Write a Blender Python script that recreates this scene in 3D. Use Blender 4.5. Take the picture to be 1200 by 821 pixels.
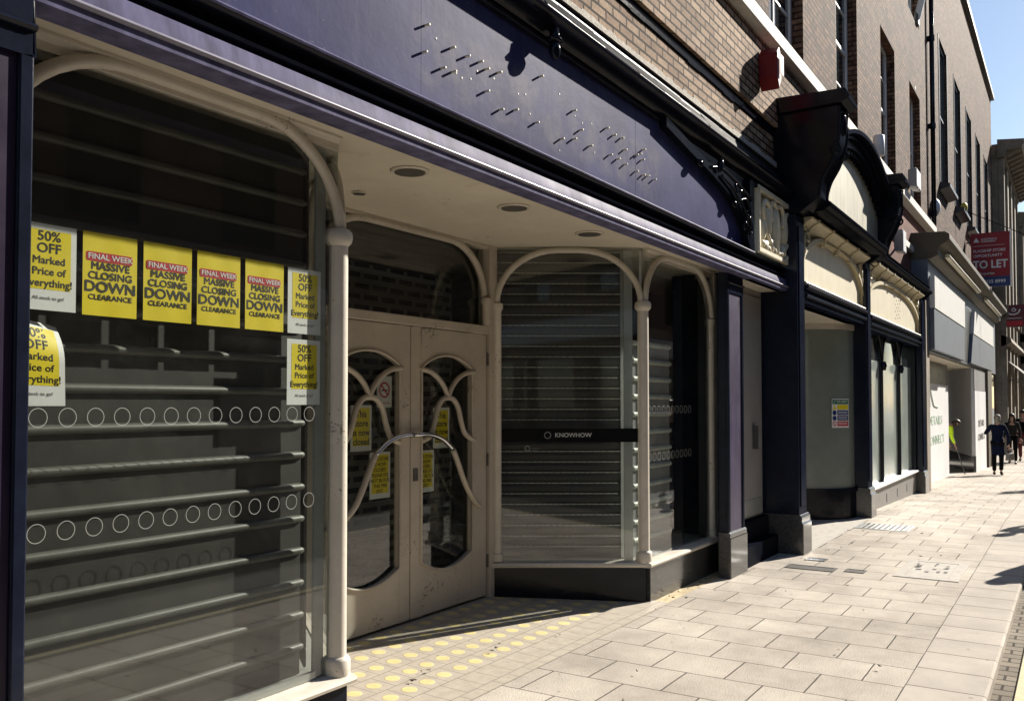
import bpy, bmesh, math, random
from mathutils import Vector, Matrix
random.seed(7)
for o in list(bpy.data.objects): bpy.data.objects.remove(o)
S = bpy.context.scene
COL = S.collection
R = math.radians

# ------------------------------------------------------------------ camera, sky, sun, exposure
cam_d = bpy.data.cameras.new("camera"); cam = bpy.data.objects.new("camera", cam_d); COL.objects.link(cam)
cam.location = (0, 0, 1.6)
cam.rotation_euler = (R(90 + 1.7), 0, R(32.354 - 90))
cam_d.sensor_width = 36; cam_d.lens = 1045 / 1200 * 36
cam_d.shift_y = 30.5 / 1200
cam_d.clip_start = 0.05; cam_d.clip_end = 2000
S.camera = cam
SUN_AZ, SUN_EL = 20.5, 29.0            # degrees off the street axis towards the road, and up
sv = Vector((math.cos(R(SUN_AZ)) * math.cos(R(SUN_EL)), -math.sin(R(SUN_AZ)) * math.cos(R(SUN_EL)), math.sin(R(SUN_EL))))
w = bpy.data.worlds.new("World"); S.world = w; w.use_nodes = True
nt = w.node_tree; bg = nt.nodes["Background"]
sky = nt.nodes.new("ShaderNodeTexSky"); sky.sky_type = 'NISHITA'; sky.sun_disc = False
sky.sun_elevation = R(SUN_EL); sky.sun_rotation = math.atan2(sv.x, sv.y)
sky.air_density = 1.0; sky.dust_density = 0.3; sky.ozone_density = 1.6
nt.links.new(sky.outputs[0], bg.inputs[0]); bg.inputs[1].default_value = 0.06
sd = bpy.data.lights.new("sun", 'SUN'); sd.energy = 5.0; sd.angle = R(0.53); sd.color = (1.0, 0.93, 0.82)
sun = bpy.data.objects.new("sun", sd); COL.objects.link(sun); sun.location = (10, -10, 30)
sun.rotation_euler = (-sv).to_track_quat('-Z', 'Y').to_euler()
S.view_settings.view_transform = 'Standard'; S.view_settings.look = 'None'
S.view_settings.exposure = 1.12; S.view_settings.gamma = 1.0
S.render.resolution_x = 1024; S.render.resolution_y = 700
S.render.engine = 'CYCLES'
S.cycles.blur_glossy = 0.1; S.cycles.sample_clamp_indirect = 30.0

# ------------------------------------------------------------------ materials
def newmat(name):
    m = bpy.data.materials.new(name); m.use_nodes = True
    return m, m.node_tree.nodes, m.node_tree.links, m.node_tree.nodes["Principled BSDF"]

def mat(name, col, rough=0.6, var=0.12, scale=6.0, bump=0.0, bscale=60.0, metal=0.0, spec=0.5, streak=0.0, coat=0.0, dirt=None, dirt_amt=0.0, rvar=0.1, chips=None):
    m, N, L, p = newmat(name)
    tc = N.new("ShaderNodeTexCoord")
    n1 = N.new("ShaderNodeTexNoise"); n1.inputs["Scale"].default_value = scale; n1.inputs["Detail"].default_value = 6; n1.inputs["Roughness"].default_value = 0.65
    if streak:
        mp = N.new("ShaderNodeMapping"); mp.inputs["Scale"].default_value = (streak, streak, 0.35 if streak > 0 else 1)
        L.new(tc.outputs["Object"], mp.inputs[0]); L.new(mp.outputs[0], n1.inputs[0])
    else:
        L.new(tc.outputs["Object"], n1.inputs[0])
    ramp = N.new("ShaderNodeValToRGB")
    ramp.color_ramp.elements[0].position = 0.3; ramp.color_ramp.elements[1].position = 0.7
    ramp.color_ramp.elements[0].color = tuple(max(0, c * (1 - var)) for c in col) + (1,)
    ramp.color_ramp.elements[1].color = tuple(min(1, c * (1 + var)) for c in col) + (1,)
    L.new(n1.outputs["Fac"], ramp.inputs[0])
    out = ramp.outputs[0]
    if dirt:
        n3 = N.new("ShaderNodeTexNoise"); n3.inputs["Scale"].default_value = scale * 2.7; n3.inputs["Detail"].default_value = 8; n3.inputs["Roughness"].default_value = 0.75
        L.new(tc.outputs["Object"], n3.inputs[0])
        r3 = N.new("ShaderNodeValToRGB"); r3.color_ramp.elements[0].position = 0.56; r3.color_ramp.elements[1].position = 0.74
        L.new(n3.outputs["Fac"], r3.inputs[0])
        ml = N.new("ShaderNodeMath"); ml.operation = 'MULTIPLY'; ml.inputs[1].default_value = dirt_amt
        L.new(r3.outputs[0], ml.inputs[0])
        mx = N.new("ShaderNodeMixRGB"); mx.inputs[2].default_value = tuple(dirt) + (1,)
        L.new(ml.outputs[0], mx.inputs[0]); L.new(out, mx.inputs[1]); out = mx.outputs[0]
    if chips:                                   # small knocks through the paint
        n4 = N.new("ShaderNodeTexNoise"); n4.inputs["Scale"].default_value = 38; n4.inputs["Detail"].default_value = 3; n4.inputs["Roughness"].default_value = 0.8; L.new(tc.outputs["Object"], n4.inputs[0])
        n5 = N.new("ShaderNodeTexNoise"); n5.inputs["Scale"].default_value = 3.1; n5.inputs["Detail"].default_value = 3; L.new(tc.outputs["Object"], n5.inputs[0])
        ad = N.new("ShaderNodeMath"); ad.operation = 'MULTIPLY'; L.new(n4.outputs["Fac"], ad.inputs[0]); L.new(n5.outputs["Fac"], ad.inputs[1])
        r4 = N.new("ShaderNodeMapRange"); r4.inputs[1].default_value = 0.395; r4.inputs[2].default_value = 0.42; r4.inputs[4].default_value = 0.8; L.new(ad.outputs[0], r4.inputs[0])
        x4 = N.new("ShaderNodeMixRGB"); x4.inputs[2].default_value = tuple(chips) + (1,); L.new(r4.outputs[0], x4.inputs[0]); L.new(out, x4.inputs[1]); out = x4.outputs[0]
    L.new(out, p.inputs["Base Color"])
    p.inputs["Metallic"].default_value = metal
    p.inputs["Specular IOR Level"].default_value = spec
    mr = N.new("ShaderNodeMapRange"); mr.inputs[3].default_value = max(0.03, rough - rvar); mr.inputs[4].default_value = min(1, rough + rvar)
    n2 = N.new("ShaderNodeTexNoise"); n2.inputs["Scale"].default_value = scale * 1.7; n2.inputs["Detail"].default_value = 5
    L.new(tc.outputs["Object"], n2.inputs[0]); L.new(n2.outputs["Fac"], mr.inputs[0]); L.new(mr.outputs[0], p.inputs["Roughness"])
    if coat: p.inputs["Coat Weight"].default_value = coat; p.inputs["Coat Roughness"].default_value = 0.15
    if bump:
        nb = N.new("ShaderNodeTexNoise"); nb.inputs["Scale"].default_value = bscale; nb.inputs["Detail"].default_value = 4
        b = N.new("ShaderNodeBump"); b.inputs["Strength"].default_value = bump; b.inputs["Distance"].default_value = 0.01
        L.new(tc.outputs["Object"], nb.inputs[0]); L.new(nb.outputs["Fac"], b.inputs["Height"]); L.new(b.outputs[0], p.inputs["Normal"])
    return m

def brickmat(name, c1, c2, cm, bw, rh, mortar, axes='wall', bump=0.6, rough=0.85, rot=None, offset=0.5, shift=(0, 0), var=0.25, grain=220.0, nstain=0.35, bias=0.0, spots=False):
    m, N, L, p = newmat(name)
    tc = N.new("ShaderNodeTexCoord"); sep = N.new("ShaderNodeSeparateXYZ"); L.new(tc.outputs["Object"], sep.inputs[0])
    cb = N.new("ShaderNodeCombineXYZ")
    if axes == 'wall':
        ad = N.new("ShaderNodeMath"); ad.operation = 'ADD'; L.new(sep.outputs[0], ad.inputs[0]); L.new(sep.outputs[1], ad.inputs[1])
        L.new(ad.outputs[0], cb.inputs[0]); L.new(sep.outputs[2], cb.inputs[1])
    else:                                   # paving: long side across the street
        a = N.new("ShaderNodeMath"); a.operation = 'ADD'; a.inputs[1].default_value = shift[1]; L.new(sep.outputs[1], a.inputs[0])
        b = N.new("ShaderNodeMath"); b.operation = 'ADD'; b.inputs[1].default_value = shift[0]; L.new(sep.outputs[0], b.inputs[0])
        L.new(a.outputs[0], cb.inputs[0]); L.new(b.outputs[0], cb.inputs[1])
    # a slightly wandering joint
    wn = N.new("ShaderNodeTexNoise"); wn.inputs["Scale"].default_value = 9; L.new(cb.outputs[0], wn.inputs[0])
    wv = N.new("ShaderNodeVectorMath"); wv.operation = 'MULTIPLY_ADD'; wv.inputs[1].default_value = (0.006, 0.006, 0); L.new(wn.outputs["Color"], wv.inputs[0]); L.new(cb.outputs[0], wv.inputs[2])
    br = N.new("ShaderNodeTexBrick"); br.offset = offset; br.squash = 1.0
    br.inputs["Scale"].default_value = 1.0; br.inputs["Brick Width"].default_value = bw; br.inputs["Row Height"].default_value = rh
    br.inputs["Mortar Size"].default_value = mortar; br.inputs["Mortar Smooth"].default_value = 0.15; br.inputs["Bias"].default_value = bias
    br.inputs["Color1"].default_value = tuple(c1) + (1,); br.inputs["Color2"].default_value = tuple(c2) + (1,); br.inputs["Mortar"].default_value = tuple(cm) + (1,)
    L.new(wv.outputs[0], br.inputs[0])
    n = N.new("ShaderNodeTexNoise"); n.inputs["Scale"].default_value = grain; n.inputs["Detail"].default_value = 3; L.new(tc.outputs["Object"], n.inputs[0])
    mr = N.new("ShaderNodeMapRange"); mr.inputs[1].default_value = 0.25; mr.inputs[2].default_value = 0.75; mr.inputs[3].default_value = 1 - var; mr.inputs[4].default_value = 1 + var
    L.new(n.outputs["Fac"], mr.inputs[0])
    n2 = N.new("ShaderNodeTexNoise"); n2.inputs["Scale"].default_value = 1.1; n2.inputs["Detail"].default_value = 7; n2.inputs["Roughness"].default_value = 0.7; L.new(tc.outputs["Object"], n2.inputs[0])
    mr2 = N.new("ShaderNodeMapRange"); mr2.inputs[1].default_value = 0.3; mr2.inputs[2].default_value = 0.7; mr2.inputs[3].default_value = 1 - nstain; mr2.inputs[4].default_value = 1 + nstain * 0.5
    L.new(n2.outputs["Fac"], mr2.inputs[0])
    mm = N.new("ShaderNodeMath"); mm.operation = 'MULTIPLY'; L.new(mr.outputs[0], mm.inputs[0]); L.new(mr2.outputs[0], mm.inputs[1])
    vm = N.new("ShaderNodeVectorMath"); vm.operation = 'SCALE'; L.new(br.outputs["Color"], vm.inputs[0]); L.new(mm.outputs[0], vm.inputs["Scale"])
    fin = vm.outputs[0]
    if spots:                                   # trodden gum, oil drips and grime
        for sc_, lo_, hi_, col_, am_ in ((3.2, .05, .035, (.2, .18, .155), .75), (7.5, .05, .04, (.16, .145, .125), .6)):
            vo = N.new("ShaderNodeTexVoronoi"); vo.inputs["Scale"].default_value = sc_; L.new(wv.outputs[0], vo.inputs[0])
            r_ = N.new("ShaderNodeMapRange"); r_.inputs[1].default_value = lo_ * (2 if sc_ > 5 else 1); r_.inputs[2].default_value = hi_ * (2 if sc_ > 5 else 1) * .8; r_.inputs[4].default_value = am_; L.new(vo.outputs["Distance"], r_.inputs[0])
            q = N.new("ShaderNodeMath"); q.operation = 'GREATER_THAN'; q.inputs[1].default_value = .62; sp_ = N.new("ShaderNodeSeparateColor"); L.new(vo.outputs["Color"], sp_.inputs[0]); L.new(sp_.outputs[0], q.inputs[0])
            k = N.new("ShaderNodeMath"); k.operation = 'MULTIPLY'; L.new(r_.outputs[0], k.inputs[0]); L.new(q.outputs[0], k.inputs[1])
            x_ = N.new("ShaderNodeMixRGB"); L.new(k.outputs[0], x_.inputs[0]); L.new(fin, x_.inputs[1]); x_.inputs[2].default_value = col_ + (1,); fin = x_.outputs[0]
    L.new(fin, p.inputs["Base Color"]); p.inputs["Roughness"].default_value = rough; p.inputs["Specular IOR Level"].default_value = 0.08
    h = N.new("ShaderNodeMath"); h.operation = 'MULTIPLY_ADD'; h.inputs[1].default_value = -1.0; L.new(br.outputs["Fac"], h.inputs[0])
    g = N.new("ShaderNodeMath"); g.operation = 'MULTIPLY'; g.inputs[1].default_value = 0.35; L.new(n.outputs["Fac"], g.inputs[0]); L.new(g.outputs[0], h.inputs[2])
    b = N.new("ShaderNodeBump"); b.inputs["Strength"].default_value = bump; b.inputs["Distance"].default_value = 0.012
    L.new(h.outputs[0], b.inputs["Height"]); L.new(b.outputs[0], p.inputs["Normal"])
    return m

def glassmat(name, tint=(0.72, 0.76, 0.74), f0=1.5, dirt=0.05, rough=0.03):
    m, N, L, p = newmat(name); N.remove(p); out = N["Material Output"]
    tr = N.new("ShaderNodeBsdfTransparent"); tr.inputs[0].default_value = tuple(tint) + (1,)
    gl = N.new("ShaderNodeBsdfGlossy"); gl.inputs["Roughness"].default_value = rough
    ge = N.new("ShaderNodeNewGeometry"); dt = N.new("ShaderNodeVectorMath"); dt.operation = 'DOT_PRODUCT'; L.new(ge.outputs["Normal"], dt.inputs[0]); L.new(ge.outputs["Incoming"], dt.inputs[1])
    ab = N.new("ShaderNodeMath"); ab.operation = 'ABSOLUTE'; L.new(dt.outputs["Value"], ab.inputs[0])
    om = N.new("ShaderNodeMath"); om.operation = 'SUBTRACT'; om.inputs[0].default_value = 1.0; L.new(ab.outputs[0], om.inputs[1])
    pw = N.new("ShaderNodeMath"); pw.operation = 'POWER'; pw.inputs[1].default_value = 5.0; L.new(om.outputs[0], pw.inputs[0])
    mu = N.new("ShaderNodeMath"); mu.operation = 'MULTIPLY_ADD'; mu.inputs[1].default_value = 0.9; mu.inputs[2].default_value = 0.11; mu.use_clamp = True; L.new(pw.outputs[0], mu.inputs[0])
    mx = N.new("ShaderNodeMixShader"); L.new(mu.outputs[0], mx.inputs[0]); L.new(tr.outputs[0], mx.inputs[1]); L.new(gl.outputs[0], mx.inputs[2])
    df = N.new("ShaderNodeBsdfDiffuse"); df.inputs[0].default_value = (0.55, 0.55, 0.5, 1)
    tc = N.new("ShaderNodeTexCoord"); n = N.new("ShaderNodeTexNoise"); n.inputs["Scale"].default_value = 3.5; n.inputs["Detail"].default_value = 9; n.inputs["Roughness"].default_value = 0.8
    L.new(tc.outputs["Object"], n.inputs[0])
    mr = N.new("ShaderNodeMapRange"); mr.inputs[1].default_value = 0.45; mr.inputs[2].default_value = 0.8; mr.inputs[3].default_value = dirt * 0.35; mr.inputs[4].default_value = dirt * 2.2
    L.new(n.outputs["Fac"], mr.inputs[0])
    mx2 = N.new("ShaderNodeMixShader"); L.new(mr.outputs[0], mx2.inputs[0]); L.new(mx.outputs[0], mx2.inputs[1]); L.new(df.outputs[0], mx2.inputs[2])
    L.new(mx2.outputs[0], out.inputs[0]); return m

def darkpaint(name, col, gloss=0.04, rough=0.28, var=0.35, scale=5.0, chip=(0.06, 0.065, 0.075), chip_amt=0.4):
    """old black paint: matte body with a thin even gloss, a few greyed scuffs"""
    m, N, L, p = newmat(name); N.remove(p); out = N["Material Output"]
    tc = N.new("ShaderNodeTexCoord"); n = N.new("ShaderNodeTexNoise"); n.inputs["Scale"].default_value = scale; n.inputs["Detail"].default_value = 9; n.inputs["Roughness"].default_value = 0.75
    L.new(tc.outputs["Object"], n.inputs[0])
    r = N.new("ShaderNodeValToRGB"); e = r.color_ramp.elements; e[0].position = 0.3; e[1].position = 0.62
    e[0].color = tuple(c * (1 - var) for c in col) + (1,); e[1].color = tuple(c * (1 + var) for c in col) + (1,)
    x = e.new(0.78); x.color = tuple(c * (1 - chip_amt) + d * chip_amt for c, d in zip(col, chip)) + (1,)
    L.new(n.outputs["Fac"], r.inputs[0])
    d = N.new("ShaderNodeBsdfDiffuse"); L.new(r.outputs[0], d.inputs[0])
    g = N.new("ShaderNodeBsdfGlossy"); g.inputs["Roughness"].default_value = rough
    b = N.new("ShaderNodeBump"); b.inputs["Strength"].default_value = 0.12; b.inputs["Distance"].default_value = 0.01
    nb = N.new("ShaderNodeTexNoise"); nb.inputs["Scale"].default_value = 22; L.new(tc.outputs["Object"], nb.inputs[0]); L.new(nb.outputs["Fac"], b.inputs["Height"]); L.new(b.outputs[0], g.inputs["Normal"])
    mx = N.new("ShaderNodeMixShader"); mx.inputs[0].default_value = gloss; L.new(d.outputs[0], mx.inputs[1]); L.new(g.outputs[0], mx.inputs[2]); L.new(mx.outputs[0], out.inputs[0])
    return m

def fasciamat():
    """faded purple board: rain streaks, scratches, and the paler ghost where the sign letters were glued"""
    m, N, L, p = newmat("purple_panel_paint")
    tc = N.new("ShaderNodeTexCoord"); sep = N.new("ShaderNodeSeparateXYZ"); L.new(tc.outputs["Object"], sep.inputs[0])
    def noise(scale, detail=6, rough=0.65, sc=None):
        n = N.new("ShaderNodeTexNoise"); n.inputs["Scale"].default_value = scale; n.inputs["Detail"].default_value = detail; n.inputs["Roughness"].default_value = rough
        if sc:
            mp = N.new("ShaderNodeMapping"); mp.inputs["Scale"].default_value = sc; L.new(tc.outputs["Object"], mp.inputs[0]); L.new(mp.outputs[0], n.inputs[0])
        else: L.new(tc.outputs["Object"], n.inputs[0])
        return n.outputs["Fac"]
    def rng(v, a, b, c=0.0, d=1.0):
        r = N.new("ShaderNodeMapRange"); r.interpolation_type = 'SMOOTHSTEP'
        for i, q in enumerate((a, b, c, d)): r.inputs[i + 1].default_value = q
        L.new(v, r.inputs[0]); return r.outputs[0]
    def mul(a, b):
        n = N.new("ShaderNodeMath"); n.operation = 'MULTIPLY'
        for i, q in enumerate((a, b)):
            if isinstance(q, float): n.inputs[i].default_value = q
            else: L.new(q, n.inputs[i])
        return n.outputs[0]
    def mix(f, a, b):
        n = N.new("ShaderNodeMixRGB"); L.new(f, n.inputs[0])
        if isinstance(a, tuple): n.inputs[1].default_value = a + (1,)
        else: L.new(a, n.inputs[1])
        n.inputs[2].default_value = b + (1,); return n.outputs[0]
    c = mix(rng(noise(2.0), .3, .7), (0.026, 0.029, 0.092), (0.046, 0.05, 0.138))
    c = mix(mul(rng(noise(1.0, 5, .7, (14, 14, .7)), .5, .75), 0.4), c, (0.085, 0.083, 0.14))
    c = mix(mul(rng(noise(1.0, 4, .6, (40, 40, .5)), .6, .8), 0.3), c, (0.02, 0.02, 0.055))
    gx = mul(rng(sep.outputs[0], 3.2, 3.5), rng(sep.outputs[0], 6.45, 6.2)); gz = mul(rng(sep.outputs[2], 3.10, 3.2), rng(sep.outputs[2], 3.56, 3.44))
    c = mix(mul(mul(mul(gx, gz), rng(noise(4.5, 7, .7), .40, .64)), 0.6), c, (0.125, 0.12, 0.15))
    c = mix(mul(rng(noise(55, 2, .5), .74, .78), 0.6), c, (0.25, 0.24, 0.27))
    L.new(c, p.inputs["Base Color"]); p.inputs["Roughness"].default_value = 0.5; p.inputs["Specular IOR Level"].default_value = 0.02
    b = N.new("ShaderNodeBump"); b.inputs["Strength"].default_value = 0.15; b.inputs["Distance"].default_value = 0.01; L.new(noise(9), b.inputs["Height"]); L.new(b.outputs[0], p.inputs["Normal"])
    return m

def tilemat():
    """lobby tiles: one raised cream disc on every small grey tile"""
    m, N, L, p = newmat("lobby_tile")
    tc = N.new("ShaderNodeTexCoord"); sep = N.new("ShaderNodeSeparateXYZ"); L.new(tc.outputs["Object"], sep.inputs[0])
    def math_(op, a, b=None, c=None):
        n = N.new("ShaderNodeMath"); n.operation = op
        for i, v in enumerate((a, b, c)):
            if v is None: continue
            if isinstance(v, (int, float)): n.inputs[i].default_value = v
            else: L.new(v, n.inputs[i])
        return n.outputs[0]
    ty = math_('DIVIDE', math_('ADD', sep.outputs[1], -3.055), 0.19)
    row = math_('FLOOR', ty)
    tx = math_('ADD', math_('DIVIDE', math_('ADD', sep.outputs[0], -3.83), 0.16), math_('MULTIPLY', math_('MODULO', row, 2.0), 0.5))
    fx = math_('SUBTRACT', math_('FRACT', tx), 0.5); fy = math_('SUBTRACT', math_('FRACT', ty), 0.5)
    dx = math_('MULTIPLY', fx, 0.16); dy = math_('MULTIPLY', fy, 0.19)
    d = math_('SQRT', math_('ADD', math_('MULTIPLY', dx, dx), math_('MULTIPLY', dy, dy)))
    disc = N.new("ShaderNodeMapRange"); disc.inputs[1].default_value = 0.046; disc.inputs[2].default_value = 0.042; L.new(d, disc.inputs[0])
    inside = math_('GREATER_THAN', sep.outputs[1], 3.06)
    discf = math_('MULTIPLY', disc.outputs[0], inside)
    ex = math_('GREATER_THAN', math_('ABSOLUTE', fx), 0.484); ey = math_('GREATER_THAN', math_('ABSOLUTE', fy), 0.486)
    joint = math_('MAXIMUM', ex, ey)
    n = N.new("ShaderNodeTexNoise"); n.inputs["Scale"].default_value = 14; n.inputs["Detail"].default_value = 8; n.inputs["Roughness"].default_value = 0.7; L.new(tc.outputs["Object"], n.inputs[0])
    rp = N.new("ShaderNodeValToRGB"); rp.color_ramp.elements[0].position = 0.3; rp.color_ramp.elements[1].position = 0.7
    rp.color_ramp.elements[0].color = (0.33, 0.29, 0.235, 1); rp.color_ramp.elements[1].color = (0.44, 0.39, 0.32, 1); L.new(n.outputs["Fac"], rp.inputs[0])
    rd = N.new("ShaderNodeValToRGB"); rd.color_ramp.elements[0].position = 0.3; rd.color_ramp.elements[1].position = 0.72
    rd.color_ramp.elements[0].color = (0.52, 0.425, 0.19, 1); rd.color_ramp.elements[1].color = (0.66, 0.56, 0.27, 1); L.new(n.outputs["Fac"], rd.inputs[0])
    m1 = N.new("ShaderNodeMixRGB"); L.new(math_('MULTIPLY', joint, 0.75), m1.inputs[0]); L.new(rp.outputs[0], m1.inputs[1]); m1.inputs[2].default_value = (0.1, 0.09, 0.075, 1)
    m2 = N.new("ShaderNodeMixRGB"); L.new(discf, m2.inputs[0]); L.new(m1.outputs[0], m2.inputs[1]); L.new(rd.outputs[0], m2.inputs[2])
    L.new(m2.outputs[0], p.inputs["Base Color"]); p.inputs["Roughness"].default_value = 0.75
    h = math_('SUBTRACT', math_('MULTIPLY', discf, 0.5), joint)
    b = N.new("ShaderNodeBump"); b.inputs["Strength"].default_value = 0.5; b.inputs["Distance"].default_value = 0.006; L.new(h, b.inputs["Height"]); L.new(b.outputs[0], p.inputs["Normal"])
    return m

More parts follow.
